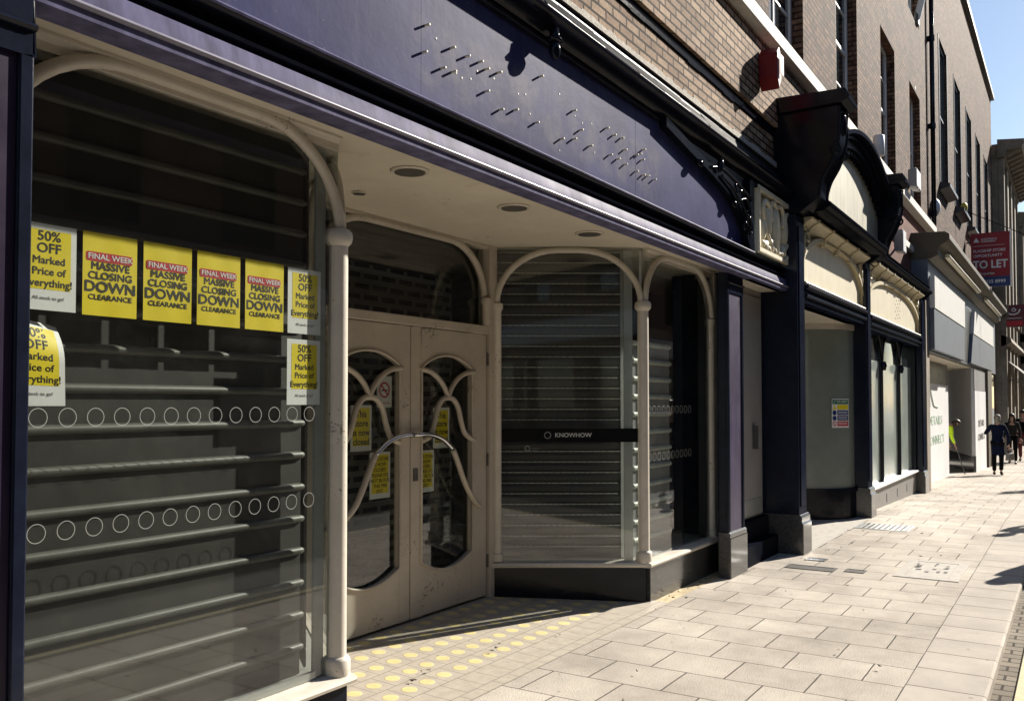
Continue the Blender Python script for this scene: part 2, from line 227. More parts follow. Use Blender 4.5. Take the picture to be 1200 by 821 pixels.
M = dict(
    purple=fasciamat(),
    lilac=mat("faded_purple_paint", (0.105, 0.1, 0.175), 0.55, 0.45, 2.0, 0.06, 20, spec=0.03, streak=4, dirt=(0.04, 0.038, 0.075), dirt_amt=0.7),
    dpurple=mat("dark_purple_paint", (0.04, 0.03, 0.068), 0.4, 0.3, 4, 0.05, 20, spec=0.3, streak=5, dirt=(0.085, 0.07, 0.11), dirt_amt=0.4),
    black=darkpaint("black_gloss_paint", (0.006, 0.007, 0.012), gloss=0.022, rough=0.17),
    navy=darkpaint("black_navy_paint", (0.008, 0.0105, 0.021), gloss=0.032, rough=0.22),
    granite=mat("dark_polished_stone", (0.05, 0.05, 0.05), 0.16, 0.45, 45, 0.01, 120, spec=0.7, dirt=(0.1, 0.095, 0.085), dirt_amt=0.35, rvar=0.08),
    cream=mat("cream_gloss_paint", (0.57, 0.52, 0.445), 0.42, 0.1, 5, 0.06, 18, dirt=(0.27, 0.235, 0.185), dirt_amt=0.4, chips=(0.16, 0.13, 0.1)),
    doorpaint=mat("beige_door_paint", (0.47, 0.415, 0.345), 0.45, 0.12, 3, 0.06, 30, dirt=(0.23, 0.2, 0.16), dirt_amt=0.5, chips=(0.12, 0.1, 0.08)),
    soffit=mat("soffit_paint", (0.6, 0.55, 0.45), 0.7, 0.1, 2.0, 0.03, 30, dirt=(0.36, 0.32, 0.25), dirt_amt=0.45, chips=(0.2, 0.17, 0.13)),
    stone=mat("white_painted_stone", (0.6, 0.57, 0.52), 0.75, 0.14, 7, 0.25, 40, dirt=(0.2, 0.18, 0.15), dirt_amt=0.65, chips=(0.14, 0.12, 0.1)),
    tstone=mat("weathered_stone", (0.2, 0.165, 0.125), 0.85, 0.3, 3, 0.3, 35, dirt=(0.06, 0.052, 0.045), dirt_amt=0.7),
    sandstrip=mat("sandstone_edging", (0.46, 0.37, 0.22), 0.85, 0.2, 9, 0.3, 60, dirt=(0.25, 0.2, 0.13), dirt_amt=0.5),
    creampanel=mat("cream_fascia_paint", (0.66, 0.6, 0.45), 0.5, 0.08, 3, streak=3, dirt=(0.42, 0.37, 0.27), dirt_amt=0.45),
    faded=mat("weathered_cream_board", (0.38, 0.36, 0.26), 0.55, 0.3, 2.0, streak=3.0, dirt=(0.24, 0.27, 0.34), dirt_amt=0.5),
    ocream=mat("ochre_cream_paint", (0.46, 0.4, 0.26), 0.55, 0.15, 5, 0.1, 30, dirt=(0.18, 0.15, 0.1), dirt_amt=0.45),
    grey=mat("grey_paint", (0.22, 0.22, 0.23), 0.5, 0.1, 4),
    greydoor=mat("grey_door_paint", (0.3, 0.285, 0.27), 0.55, 0.08, 3, dirt=(0.2, 0.19, 0.17), dirt_amt=0.3),
    lead=darkpaint("black_lead_flashing", (0.014, 0.014, 0.017), gloss=0.05, rough=0.4, chip=(0.3, 0.3, 0.3), chip_amt=0.3),
    mortar=mat("rough_mortar", (0.5, 0.46, 0.4), 0.95, 0.3, 25, 0.8, 60),
    whitepaper=mat("white_paper", (0.8, 0.8, 0.79), 0.55, 0.03, 8),
    yellow=mat("yellow_print", (0.82, 0.66, 0.01), 0.45, 0.05, 8),
    red=mat("red_print", (0.5, 0.015, 0.025), 0.45, 0.04, 8),
    ink=mat("black_print", (0.012, 0.012, 0.012), 0.5, 0.05, 8),
    greyink=mat("grey_print", (0.16, 0.16, 0.16), 0.5, 0.05, 8),
    whiteink=mat("white_print", (0.78, 0.78, 0.78), 0.5, 0.03, 8),
    blue=mat("blue_print", (0.01, 0.035, 0.16), 0.45, 0.05, 8),
    green=mat("green_print", (0.0, 0.12, 0.05), 0.45, 0.05, 8),
    lgreen=mat("leaf_green_print", (0.36, 0.55, 0.4), 0.5, 0.05, 8),
    chrome=mat("polished_steel", (0.6, 0.6, 0.62), 0.15, 0.05, 10, metal=1.0, rvar=0.05),
    alu=mat("aluminium", (0.5, 0.51, 0.5), 0.42, 0.08, 8, metal=0.6),
    shutter=mat("shutter_backing", (0.026, 0.025, 0.021), 0.5, 0.3, 3, dirt=(0.055, 0.05, 0.042), dirt_amt=0.5),
    rib=mat("shutter_rib", (0.085, 0.082, 0.07), 0.5, 0.25, 9, dirt=(0.16, 0.15, 0.13), dirt_amt=0.35),
    slat=mat("shutter_slat", (0.035, 0.033, 0.03), 0.55, 0.15, 4),
    slatlight=mat("slat_glint", (0.5, 0.5, 0.45), 0.5, 0.3, 40, metal=0.2),  # pale strips painting in the highlights along the slat ledges
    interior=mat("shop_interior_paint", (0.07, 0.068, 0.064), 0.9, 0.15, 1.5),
    platform=mat("display_floor_board", (0.3, 0.3, 0.28), 0.7, 0.12, 4, dirt=(0.15, 0.15, 0.14), dirt_amt=0.4),
    ringm=mat("etched_white_film", (0.32, 0.33, 0.31), 0.6, 0.1, 10),
    banner=darkpaint("black_vinyl", (0.006, 0.006, 0.007), gloss=0.012, rough=0.3, chip_amt=0.1),
    redbox=mat("red_plastic", (0.17, 0.007, 0.011), 0.45, 0.08, 8, spec=0.3),
    whiteplastic=mat("white_plastic", (0.72, 0.72, 0.72), 0.4, 0.04, 8),
    greyplastic=mat("grey_metal_housing", (0.26, 0.265, 0.27), 0.45, 0.08, 8),
    whitewash=mat("whitened_glass", (0.2, 0.225, 0.2), 0.35, 0.14, 2.2, coat=0.9, dirt=(0.27, 0.29, 0.27), dirt_amt=0.5, rvar=0.03),
    whitewash2=mat("whitened_glass_pale", (0.4, 0.46, 0.43), 0.3, 0.16, 2.6, coat=0.9, dirt=(0.55, 0.6, 0.57), dirt_amt=0.5, rvar=0.03),
    darkglass=mat("dark_upper_glass", (0.02, 0.025, 0.03), 0.06, 0.1, 4, spec=0.8, rvar=0.02),
    sash=mat("white_sash_paint", (0.6, 0.6, 0.6), 0.5, 0.06, 5),
    darkframe=mat("dark_window_frame", (0.03, 0.032, 0.036), 0.4, 0.1, 5),
    hoardwhite=mat("white_hoarding", (0.7, 0.7, 0.71), 0.6, 0.06, 2, streak=3, dirt=(0.4, 0.39, 0.37), dirt_amt=0.4),
    whitesign=mat("pale_sign_board", (0.7, 0.69, 0.66), 0.5, 0.08, 2, streak=3, dirt=(0.42, 0.41, 0.38), dirt_amt=0.45),
    greysign=mat("blue_grey_sign_board", (0.13, 0.15, 0.185), 0.5, 0.08, 2, spec=0.25),
    browncornice=mat("brown_painted_timber", (0.1, 0.085, 0.06), 0.6, 0.2, 5, 0.1, 20, spec=0.3),
    asphalt=mat("asphalt", (0.055, 0.053, 0.05), 0.9, 0.25, 12, 0.6, 120),
    yline=mat("yellow_road_paint", (0.45, 0.39, 0.22), 0.75, 0.2, 20, dirt=(0.2, 0.17, 0.11), dirt_amt=0.8),
    iron=mat("cast_iron", (0.09, 0.085, 0.08), 0.55, 0.3, 20, 0.3, 80, metal=0.3),
    infill=mat("concrete_infill", (0.4, 0.37, 0.33), 0.85, 0.15, 12, 0.3, 90),
    skin=mat("skin", (0.5, 0.29, 0.2), 0.55, 0.06, 12),
    navycloth=mat("navy_cloth", (0.006, 0.009, 0.028), 0.9, 0.15, 20, spec=0.1),
    blackcloth=mat("black_cloth", (0.006, 0.006, 0.007), 0.9, 0.15, 20, spec=0.1),
    greycloth=mat("charcoal_cloth", (0.025, 0.025, 0.024), 0.9, 0.15, 20, spec=0.1),
    maroon=mat("maroon_cloth", (0.1, 0.015, 0.02), 0.9, 0.15, 20),
    hivis=mat("hi_vis_yellow", (0.6, 0.85, 0.02), 0.7, 0.05, 20),
    silver=mat("reflective_tape", (0.6, 0.6, 0.58), 0.4, 0.05, 20),
    greyhair=mat("grey_hair", (0.22, 0.2, 0.17), 0.7, 0.25, 40),
    brownhair=mat("dark_brown_hair", (0.035, 0.02, 0.013), 0.55, 0.3, 40),
    bag=mat("grey_leather", (0.2, 0.19, 0.18), 0.5, 0.1, 12),
    shoe=mat("dark_leather", (0.03, 0.022, 0.018), 0.45, 0.1, 12),
    shadepurple=mat("shaded_purple_paint", (0.022, 0.014, 0.034), 0.35, 0.2, 4, 0.05, 20, spec=0.3),  # darker purple: the shade on the left pilaster put into its colour
    bead=mat("pale_purple_bead", (0.2, 0.19, 0.25), 0.35, 0.2, 5, 0.04, 20),  # paler and glossier than the rest of the moulding
    boardred=mat("dark_red_sign_board", (0.3, 0.01, 0.02), 0.5, 0.06, 6),
    litrib=mat("sunlit_shutter_rib", (0.52, 0.55, 0.5), 0.5, 0.2, 7, dirt=(0.2, 0.2, 0.18), dirt_amt=0.4),  # pale colour paints sunlight onto ribs that stand in shade
    leafdry=mat("dry_leaf", (0.1, 0.068, 0.036), 0.8, 0.3, 30),
    glass=glassmat("window_glass", (0.80, 0.83, 0.81), 1.5, 0.012),
    doorglass=glassmat("door_glass", (0.72, 0.75, 0.72), 1.5, 0.02),
    buff=brickmat("buff_brick", (0.47, 0.345, 0.245), (0.26, 0.175, 0.122), (0.03, 0.024, 0.02), 0.225, 0.075, 0.0105, bump=1.0, nstain=0.4, var=0.3, grain=40),
    brown=brickmat("brown_brick", (0.205, 0.118, 0.08), (0.066, 0.036, 0.026), (0.04, 0.028, 0.022), 0.225, 0.075, 0.012, bump=1.0, nstain=0.3, var=0.6, grain=12),  # strong grain and tone spread also paint in shadows of rough bricks
    redbrick=brickmat("red_brick", (0.22, 0.095, 0.075), (0.13, 0.055, 0.045), (0.14, 0.1, 0.085), 0.225, 0.075, 0.008, bump=1.0, nstain=0.3, var=0.3, grain=50),
    opp=brickmat("dark_brick", (0.2, 0.12, 0.09), (0.15, 0.09, 0.07), (0.2, 0.16, 0.13), 0.225, 0.075, 0.008, bump=0.3),  # brick of a plain dark brown colour
    grille=brickmat("brick_bond_grille", (0.012, 0.012, 0.012), (0.018, 0.017, 0.016), (0.17, 0.165, 0.15), 0.2, 0.078, 0.022, bump=0.8, nstain=0.2, rough=0.6),
    slabs=brickmat("concrete_paving_slabs", (0.51, 0.46, 0.4), (0.42, 0.378, 0.328), (0.05, 0.043, 0.035), 0.455, 0.395, 0.0042, axes="pave", shift=(-5.87 + 0.395 * 30, -1.08 + 0.455 * 30), bump=0.7, var=0.6, grain=150, nstain=0.36, spots=True),
    kerb=brickmat("kerb_slabs", (0.52, 0.47, 0.415), (0.42, 0.38, 0.335), (0.06, 0.05, 0.04), 9.0, 0.4, 0.005, axes="pave", shift=(-5.94 + 0.4 * 30, 4.0), offset=0.0, bump=0.7, var=0.42, grain=260, nstain=0.25, spots=True),
    setts=brickmat("gutter_setts", (0.26, 0.225, 0.18), (0.19, 0.165, 0.135), (0.06, 0.05, 0.04), 0.16, 0.11, 0.008, axes='pave', shift=(10, 10), bump=0.9, var=0.2, grain=120, nstain=0.3),
    tiles=tilemat(),
)

# ------------------------------------------------------------------ mesh helpers
class MB:
    def __init__(s): s.bm = bmesh.new()
    def box(s, x0, x1, y0, y1, z0, z1):
        bm = s.bm
        v = [bm.verts.new((x, y, z)) for z in (z0, z1) for y in (y0, y1) for x in (x0, x1)]
        for f in ((0, 2, 3, 1), (4, 5, 7, 6), (0, 1, 5, 4), (2, 6, 7, 3), (0, 4, 6, 2), (1, 3, 7, 5)): bm.faces.new([v[i] for i in f])
        return s
    def quad(s, *p):
        s.bm.faces.new([s.bm.verts.new(q) for q in p]); return s
    def prism(s, pts, axis, a0, a1):
        """polygon extruded along an axis: 'x' pts are (y,z); 'y' pts are (x,z); 'z' pts are (x,y)"""
        def mk(p, a): return {'x': (a, p[0], p[1]), 'y': (p[0], a, p[1]), 'z': (p[0], p[1], a)}[axis]
        A = [s.bm.verts.new(mk(p, a0)) for p in pts]; B = [s.bm.verts.new(mk(p, a1)) for p in pts]
        n = len(pts)
        for i in range(n): s.bm.faces.new((A[i], A[(i + 1) % n], B[(i + 1) % n], B[i]))
        s.bm.faces.new(A[::-1]); s.bm.faces.new(B); return s
    def tube(s, pts, r, seg=8, sy=1.0, closed=False):
        pts = [Vector(p) for p in pts]; rings = []
        n = len(pts)
        for i, p in enumerate(pts):
            if closed: t = pts[(i + 1) % n] - pts[i - 1]
            else: t = pts[min(i + 1, n - 1)] - pts[max(i - 1, 0)]
            t.normalize()
            ref = Vector((0, 1, 0)) if abs(t.y) < 0.9 else Vector((1, 0, 0))
            a = t.cross(ref).normalized(); b = t.cross(a).normalized()
            rr = r[i] if isinstance(r, (list, tuple)) else r
            rings.append([s.bm.verts.new(p + a * rr * math.cos(2 * math.pi * k / seg) + b * rr * sy * math.sin(2 * math.pi * k / seg)) for k in range(seg)])
        m = n if closed else n - 1
        for i in range(m):
            A, B = rings[i], rings[(i + 1) % n]
            for k in range(seg): s.bm.faces.new((A[k], A[(k + 1) % seg], B[(k + 1) % seg], B[k]))
        if not closed:
            s.bm.faces.new(rings[0][::-1]); s.bm.faces.new(rings[-1])
        return s
    def lathe(s, prof, cx, cy, seg=20, sx=1.0, sy=1.0, rot=0.0):
        rings = [[s.bm.verts.new((cx + r * sx * math.cos(rot + 2 * math.pi * k / seg), cy + r * sy * math.sin(rot + 2 * math.pi * k / seg), z)) for k in range(seg)] for r, z in prof]
        for A, B in zip(rings, rings[1:]):
            for k in range(seg): s.bm.faces.new((A[k], A[(k + 1) % seg], B[(k + 1) % seg], B[k]))
        s.bm.faces.new(rings[0][::-1]); s.bm.faces.new(rings[-1]); return s
    def disc(s, cx, cy, cz, r, axis='y', seg=24, th=0.002, r_in=None):
        def P(a, q, rr): c, n = rr * math.cos(a), rr * math.sin(a); return (cx + c, cy + q, cz + n) if axis == 'y' else (cx + c, cy + n, cz + q)
        an = [2 * math.pi * k / seg for k in range(seg)]
        A = [s.bm.verts.new(P(a, -th / 2, r)) for a in an]; B = [s.bm.verts.new(P(a, th / 2, r)) for a in an]
        for k in range(seg): s.bm.faces.new((A[k], A[(k + 1) % seg], B[(k + 1) % seg], B[k]))
        if r_in is None: s.bm.faces.new(A[::-1]); s.bm.faces.new(B)
        else:
            C_ = [s.bm.verts.new(P(a, -th / 2, r_in)) for a in an]; D_ = [s.bm.verts.new(P(a, th / 2, r_in)) for a in an]
            for k in range(seg):
                j = (k + 1) % seg
                s.bm.faces.new((A[k], C_[k], C_[j], A[j])); s.bm.faces.new((B[k], B[j], D_[j], D_[k])); s.bm.faces.new((C_[k], D_[k], D_[j], C_[j]))
        return s
    def strip(s, xs, lo, hi, y0, y1):
        """a plate between curves lo(x) and hi(x), from y0 to y1"""
        q = []
        for x in xs:
            l, h = lo(x), hi(x)
            q.append([s.bm.verts.new(p) for p in ((x, y0, l), (x, y0, h), (x, y1, l), (x, y1, h))])
        for a, b in zip(q, q[1:]):
            s.bm.faces.new((a[0], b[0], b[1], a[1])); s.bm.faces.new((a[2], a[3], b[3], b[2])); s.bm.faces.new((a[0], a[2], b[2], b[0])); s.bm.faces.new((a[1], b[1], b[3], a[3]))
        s.bm.faces.new((q[0][0], q[0][1], q[0][3], q[0][2])); s.bm.faces.new((q[-1][0], q[-1][2], q[-1][3], q[-1][1])); return s
    def blob(s, c, rx, ry, rz, rot=0.0, u=10, v=6, tilt=0.0):
        mtx = Matrix.Translation(c) @ Matrix.Rotation(rot, 4, 'Y') @ Matrix.Rotation(tilt, 4, 'X') @ Matrix.Diagonal((rx, ry, rz, 1))
        bmesh.ops.create_uvsphere(s.bm, u_segments=u, v_segments=v, radius=1, matrix=mtx); return s
    def build(s, name, material, parent=None, bevel=0.0, smooth=False, seg=2, auto=None):
        bmesh.ops.remove_doubles(s.bm, verts=s.bm.verts, dist=1e-5)
        bmesh.ops.recalc_face_normals(s.bm, faces=s.bm.faces)
        me = bpy.data.meshes.new(name); s.bm.to_mesh(me); s.bm.free()
        o = bpy.data.objects.new(name, me); COL.objects.link(o)
        me.materials.append(M[material] if isinstance(material, str) else material)
        if smooth or auto is not None:
            for f in me.polygons: f.use_smooth = True
            if auto is not None: me.set_sharp_from_angle(angle=R(auto))
        if bevel:
            b = o.modifiers.new("bevel", 'BEVEL'); b.width = bevel; b.segments = seg; b.limit_method = 'ANGLE'; b.angle_limit = R(40)
        if parent: adopt(o, parent)
        return o

def adopt(o, parent):
    o.parent = parent
    o.matrix_parent_inverse = WM[parent.name].inverted() if parent.name in WM else Matrix()
WM = {}
def root(name, loc, label, cat, group=None, kind=None):
    o = bpy.data.objects.new(name, None); COL.objects.link(o); o.location = loc; o.empty_display_size = 0.2
    WM[o.name] = Matrix.Translation(loc)
    tag(o, label, cat, group, kind); return o
def tag(o, label=None, cat=None, group=None, kind=None):
    for k, v in (("label", label), ("category", cat), ("group", group), ("kind", kind)):
        if v: o[k] = v
    return o
def struct(mb, name, m, **k): return tag(mb.build(name, m, **k), kind="structure")

def text_bm(mb, s, size, x, y, z, align='CENTER', bold=0.0, sx=1.0, th=0.0001):
    """lettering standing in the XZ plane, facing -Y, appended to mb"""
    cu = bpy.data.curves.new("t", 'FONT'); cu.body = s; cu.size = size; cu.align_x = align; cu.align_y = 'CENTER'; cu.resolution_u = 3
    cu.extrude = th
    ob = bpy.data.objects.new("t", cu); COL.objects.link(ob)
    bpy.context.view_layer.update()
    me = bpy.data.meshes.new_from_object(ob.evaluated_get(bpy.context.evaluated_depsgraph_get()))
    me.transform(Matrix.Translation((x, y, z)) @ Matrix.Rotation(R(90), 4, 'X') @ Matrix.Diagonal((sx, 1, 1, 1)))
    b = bold * size                                     # heavier strokes: the same letters laid again a hair to each side
    last = Vector()
    for k, (dx, dz) in enumerate(((0, 0), (b, 0), (-b, 0), (0, b), (0, -b), (b * .7, b * .7), (-b * .7, -b * .7)) if bold else ((0, 0),)):
        v = Vector((dx, -.00004 * k, dz)); me.transform(Matrix.Translation(v - last)); last = v; mb.bm.from_mesh(me)
    bpy.data.meshes.remove(me); bpy.data.objects.remove(ob); bpy.data.curves.remove(cu)

def arc(cx, cz, rx, rz, a0, a1, n, y):
    return [(cx + rx * math.cos(R(a0 + (a1 - a0) * i / n)), y, cz + rz * math.sin(R(a0 + (a1 - a0) * i / n))) for i in range(n + 1)]
def arch_path(x0, x1, zs, zt, y, rx=None, n=10):
    rx = rx or min((x1 - x0) / 2, (zt - zs) * 1.05)
    return arc(x0 + rx, zs, rx, zt - zs, 180, 90, n, y) + arc(x1 - rx, zs, rx, zt - zs, 90, 0, n, y)
def smooth_path(pts, n=6):
    """Catmull-Rom through points"""
    P = [Vector(p) for p in pts]; P = [2 * P[0] - P[1]] + P + [2 * P[-1] - P[-2]]; out = []
    for i in range(1, len(P) - 2):
        for k in range(n):
            t = k / n; a, b, c, d = P[i - 1:i + 3]
            out.append(0.5 * ((2 * b) + (c - a) * t + (2 * a - 5 * b + 4 * c - d) * t * t + (3 * b - a - 3 * c + d) * t ** 3))
    return out + [P[-2]]

# ------------------------------------------------------------------ ground
def zg(x):
    if x < 14: return 0.0
    if x < 32: return -0.0235 * (x - 14)
    return -0.423 - 0.004 * (x - 32)
XS = [-14, 0, 4, 8, 12, 14, 16, 18, 20, 23, 26, 29, 32, 40, 60, 90, 140]
def sheet(name, m, y0, y1, dz=0.0, x0=None, x1=None, dz1=None):
    xs = [x for x in XS if (x0 is None or x > x0) and (x1 is None or x < x1)]
    if x0 is not None: xs = [x0] + xs
    if x1 is not None: xs = xs + [x1]
    mb = MB(); dz1 = dz if dz1 is None else dz1
    for a, b in zip(xs, xs[1:]): mb.quad((a, y0, zg(a) + dz), (b, y0, zg(b) + dz), (b, y1, zg(b) + dz1), (a, y1, zg(a) + dz1))
    return struct(mb, name, m)
struct(MB().quad((-400, -400, -1.4), (600, -400, -1.4), (600, 400, -1.4), (-400, 400, -1.4)), "ground", "asphalt")
sheet("road", "asphalt", -7.4, 0.33, -0.07)
sheet("gutter", "setts", 0.335, 0.44, -0.066)
sheet("road_marking", "yline", 0.25, 0.325, -0.064)
sheet("road_marking", "yline", 0.09, 0.165, -0.064)
kb = MB()
for a, b in zip(XS, XS[1:]):
    kb.quad((a, .44, zg(a) - .07), (b, .44, zg(b) - .07), (b, .44, zg(b) - .012), (a, .44, zg(a) - .012))
    kb.quad((a, .44, zg(a) - .012), (b, .44, zg(b) - .012), (b, .455, zg(b)), (a, .455, zg(a)))
    kb.quad((a, .455, zg(a)), (b, .455, zg(b)), (b, .848, zg(b)), (a, .848, zg(a)))
struct(kb, "kerb", "kerb")
sheet("pavement", "slabs", 0.852, 2.80, 0.0)
struct(MB().quad((-14, .846, -.02), (140, .846, -.9), (140, .854, -.9), (-14, .854, -.02)), "pavement_joint", "asphalt")
sheet("shop_threshold_strip", "sandstrip", 2.80, 3.1, 0.0, 6.6, 9.7)
sheet("shop_threshold_strip", "sandstrip", 2.66, 3.1, 0.003, 13.5, 21)
sheet("shop_threshold_strip", "infill", 2.45, 5.0, 0.004, 9.9, 13.6)
sheet("pavement", "infill", 2.80, 5.0, -0.002, 21, 140)
struct(MB().quad((2.9, 2.78, .004), (6.75, 2.78, .004), (6.75, 2.98, .008), (2.9, 2.98, .008))
       .quad((2.9, 2.98, .008), (6.75, 2.98, .008), (6.75, 4.3, .072), (2.9, 4.3, .072)), "lobby_floor", "tiles")

RING = []
def ring(parent, x, z, y=2.966, mtx=None, r=.033):
    if not RING:
        o = MB().disc(0, 0, 0, .033, r_in=.0310, th=.001, seg=28).build("ring_sticker", "ringm"); RING.append(o)
    else: o = RING[0].copy(); COL.objects.link(o)
    o.matrix_basis = (mtx or Matrix()) @ Matrix.Translation((x, y, z)); adopt(o, parent)

# ------------------------------------------------------------------ purple shopfront
SH = root("purple_shopfront", (5.0, 2.62, 0), "faded purple shopfront with cream arched windows, recessed double doors and bare sign pins", "shopfront")
FX0, FX1 = -2.5, 9.93
def prof(name, pts, m, x0, x1, parent, auto=35): return MB().prism(pts, 'x', x0, x1).build(name, m, parent, auto=auto)
# lower moulding: bottom bead, faded face, black cove, top bead
prof("fascia_moulding", [(2.72, 2.80), (2.604, 2.80), (2.602, 2.828), (2.604, 2.842), (2.606, 2.86), (2.612, 2.89), (2.624, 2.925), (2.64, 2.932), (2.72, 2.935)], "lilac", FX0, FX1, SH)
prof("cove_moulding", [(2.72, 2.936), (2.645, 2.936), (2.64, 2.95), (2.625, 2.955), (2.622, 2.968), (2.66, 2.978), (2.668, 3.0), (2.66, 3.02), (2.63, 3.024), (2.612, 3.03), (2.604, 3.04), (2.72, 3.046)], "black", FX0, FX1, SH)
prof("panel_bead", [(2.72, 3.047), (2.602, 3.041), (2.598, 3.049), (2.604, 3.058), (2.66, 3.064), (2.72, 3.064)], "lilac", FX0, 8.5, SH)
def pend(x):
    """lower edge of the iron spandrel at the end of the panel"""
    P = [(6.3, 3.70), (6.82, 3.62), (7.3, 3.55), (7.64, 3.49), (7.9, 3.41), (8.10, 3.31), (8.25, 3.19), (8.34, 3.062)]
    for a, b in zip(P, P[1:]):
        if x <= b[0]: t = (x - a[0]) / (b[0] - a[0]); return a[1] + (b[1] - a[1]) * t
    return 3.062
for a, b in ((FX0, .9), (.902, 3.379), (3.381, 5.868), (5.872, 8.5)):
    MB().box(a, b, 2.664, 2.72, 3.05, 3.9).build("fascia_panel", "purple", SH)
tops = [(2.75, 3.735), (2.655, 3.735), (2.635, 3.745), (2.63, 3.76), (2.645, 3.772), (2.622, 3.785), (2.60, 3.80), (2.585, 3.82), (2.575, 3.835), (2.54, 3.842), (2.527, 3.852), (2.522, 3.868), (2.53, 3.884), (2.55, 3.892)]
prof("cornice", tops + [(2.60, 3.93), (2.66, 3.97), (2.70, 4.03), (2.75, 4.075)], "black", FX0, 9.62, SH)
# ragged lead flashing over the cornice
fl = MB(); x = FX0
while x < 9.6:
    l = random.uniform(.25, .6); x2 = min(x + l, 9.61); j = random.uniform(-.006, .006); k = random.uniform(0, .012)
    fl.prism([(2.75, 4.076), (2.70, 4.035), (2.66 + k, 3.985 + j), (2.63 + k, 3.97 + j), (2.632 + k, 3.982 + j), (2.68, 4.04), (2.73, 4.11 + j), (2.738, 4.165 + j), (2.75, 4.165)], 'x', x, x2 - .004); x = x2
fl.build("lead_flashing", "lead", SH)
bs = MB(); bs.blob((4.52, 2.565, 3.675), .042, .035, .06).blob((4.52, 2.57, 3.735), .06, .05, .02).tube([(4.52, 2.56, 3.72), (4.52, 2.57, 3.80)], .03)
bs.build("cornice_boss", "black", SH, smooth=True)
prof("fascia_bead", [(2.603, 2.829), (2.592, 2.831), (2.587, 2.837), (2.587, 2.843), (2.592, 2.848), (2.605, 2.85)], "bead", FX0, FX1, SH, auto=60)
# spandrel at the panel end with scrolled ironwork
sp = MB(); xs = [6.3 + i * (8.34 - 6.3) / 40 for i in range(41)]
sp.strip(xs, lambda x: pend(x), lambda x: pend(x) + .075, 2.60, 2.66); sp.strip(xs, lambda x: pend(x) + .07, lambda x: 3.734, 2.640, 2.660); sp.box(8.34, 8.47, 2.60, 2.662, 3.064, 3.734); sp.box(8.36, 8.6, 2.605, 2.662, 3.70, 3.735)
sp.build("panel_arch", "black", SH, auto=30)
sc = MB()
sc.tube(smooth_path([(7.25, 2.6, 3.60), (7.5, 2.585, 3.64), (7.9, 2.585, 3.60), (8.36, 2.59, 3.53)]), .014)
sc.tube(smooth_path([(7.5, 2.585, 3.58), (7.8, 2.58, 3.52), (8.1, 2.58, 3.40), (8.3, 2.585, 3.2)]), .012)
sc.tube(smooth_path([(7.85, 2.58, 3.58), (7.85, 2.575, 3.50), (7.95, 2.575, 3.45), (8.05, 2.575, 3.49), (8.02, 2.575, 3.55), (7.95, 2.575, 3.53)]), .013)
sc.tube(smooth_path([(8.0, 2.575, 3.46), (8.12, 2.57, 3.49), (8.22, 2.575, 3.45), (8.26, 2.575, 3.36), (8.18, 2.575, 3.33), (8.15, 2.575, 3.39)]), .013)
sc.tube(smooth_path([(8.16, 2.575, 3.36), (8.25, 2.57, 3.32), (8.31, 2.575, 3.24), (8.27, 2.575, 3.2), (8.24, 2.575, 3.25)]), .012)
sc.blob((7.45, 2.58, 3.66), .035, .03, .075, rot=.4).blob((7.0, 2.6, 3.575), .05, .03, .035).blob((7.86, 2.6, 3.40), .05, .03, .035).blob((8.13, 2.59, 3.25), .03, .03, .05)
sc.build("scroll_ironwork", "black", SH, smooth=True)
# sign fixings left on the panel
PINS = [(3.39, 3.43), (3.37, 3.29), (3.60, 3.39), (3.52, 3.26), (3.61, 3.27), (3.73, 3.39), (3.85, 3.40), (3.91, 3.38), (4.03, 3.40), (3.91, 3.26), (4.05, 3.20), (4.20, 3.24), (4.43, 3.23), (4.48, 3.52), (4.89, 3.43), (4.98, 3.33), (4.89, 3.25), (4.73, 3.21), (5.11, 3.26), (5.35, 3.44), (5.46, 3.42), (5.58, 3.43), (5.63, 3.36), (5.40, 3.27), (5.52, 3.27), (5.64, 3.26), (5.82, 3.37), (5.88, 3.39), (5.95, 3.44), (5.93, 3.36), (5.82, 3.25), (5.94, 3.25), (6.02, 3.26), (6.14, 3.26)]
p0 = None
for (x, z) in PINS:
    if p0 is None:
        mb = MB(); bm = mb.bm
        mb.tube([(0, 0, 0), (0, -.03, 0), (0, -.031, 0)], [.0065, .0065, .004], 8)
        p0 = mb.build("sign_pin", "creampanel"); q = p0
    else:
        q = p0.copy(); COL.objects.link(q)
    q.location = (x * 1.006, 2.664, z + .012); adopt(q, SH)
for (x, z) in [(3.5, 3.41), (3.8, 3.30), (3.72, 3.28), (3.67, 3.29), (4.02, 3.37), (4.27, 3.36), (4.35, 3.38), (4.4, 3.28), (4.75, 3.5), (4.95, 3.42), (5.05, 3.40), (5.18, 3.43), (5.22, 3.25), (4.75, 3.15), (3.86, 3.36)]: MB().disc(x, 2.663, z, .006, seg=8).build("screw_hole", "ink", SH)
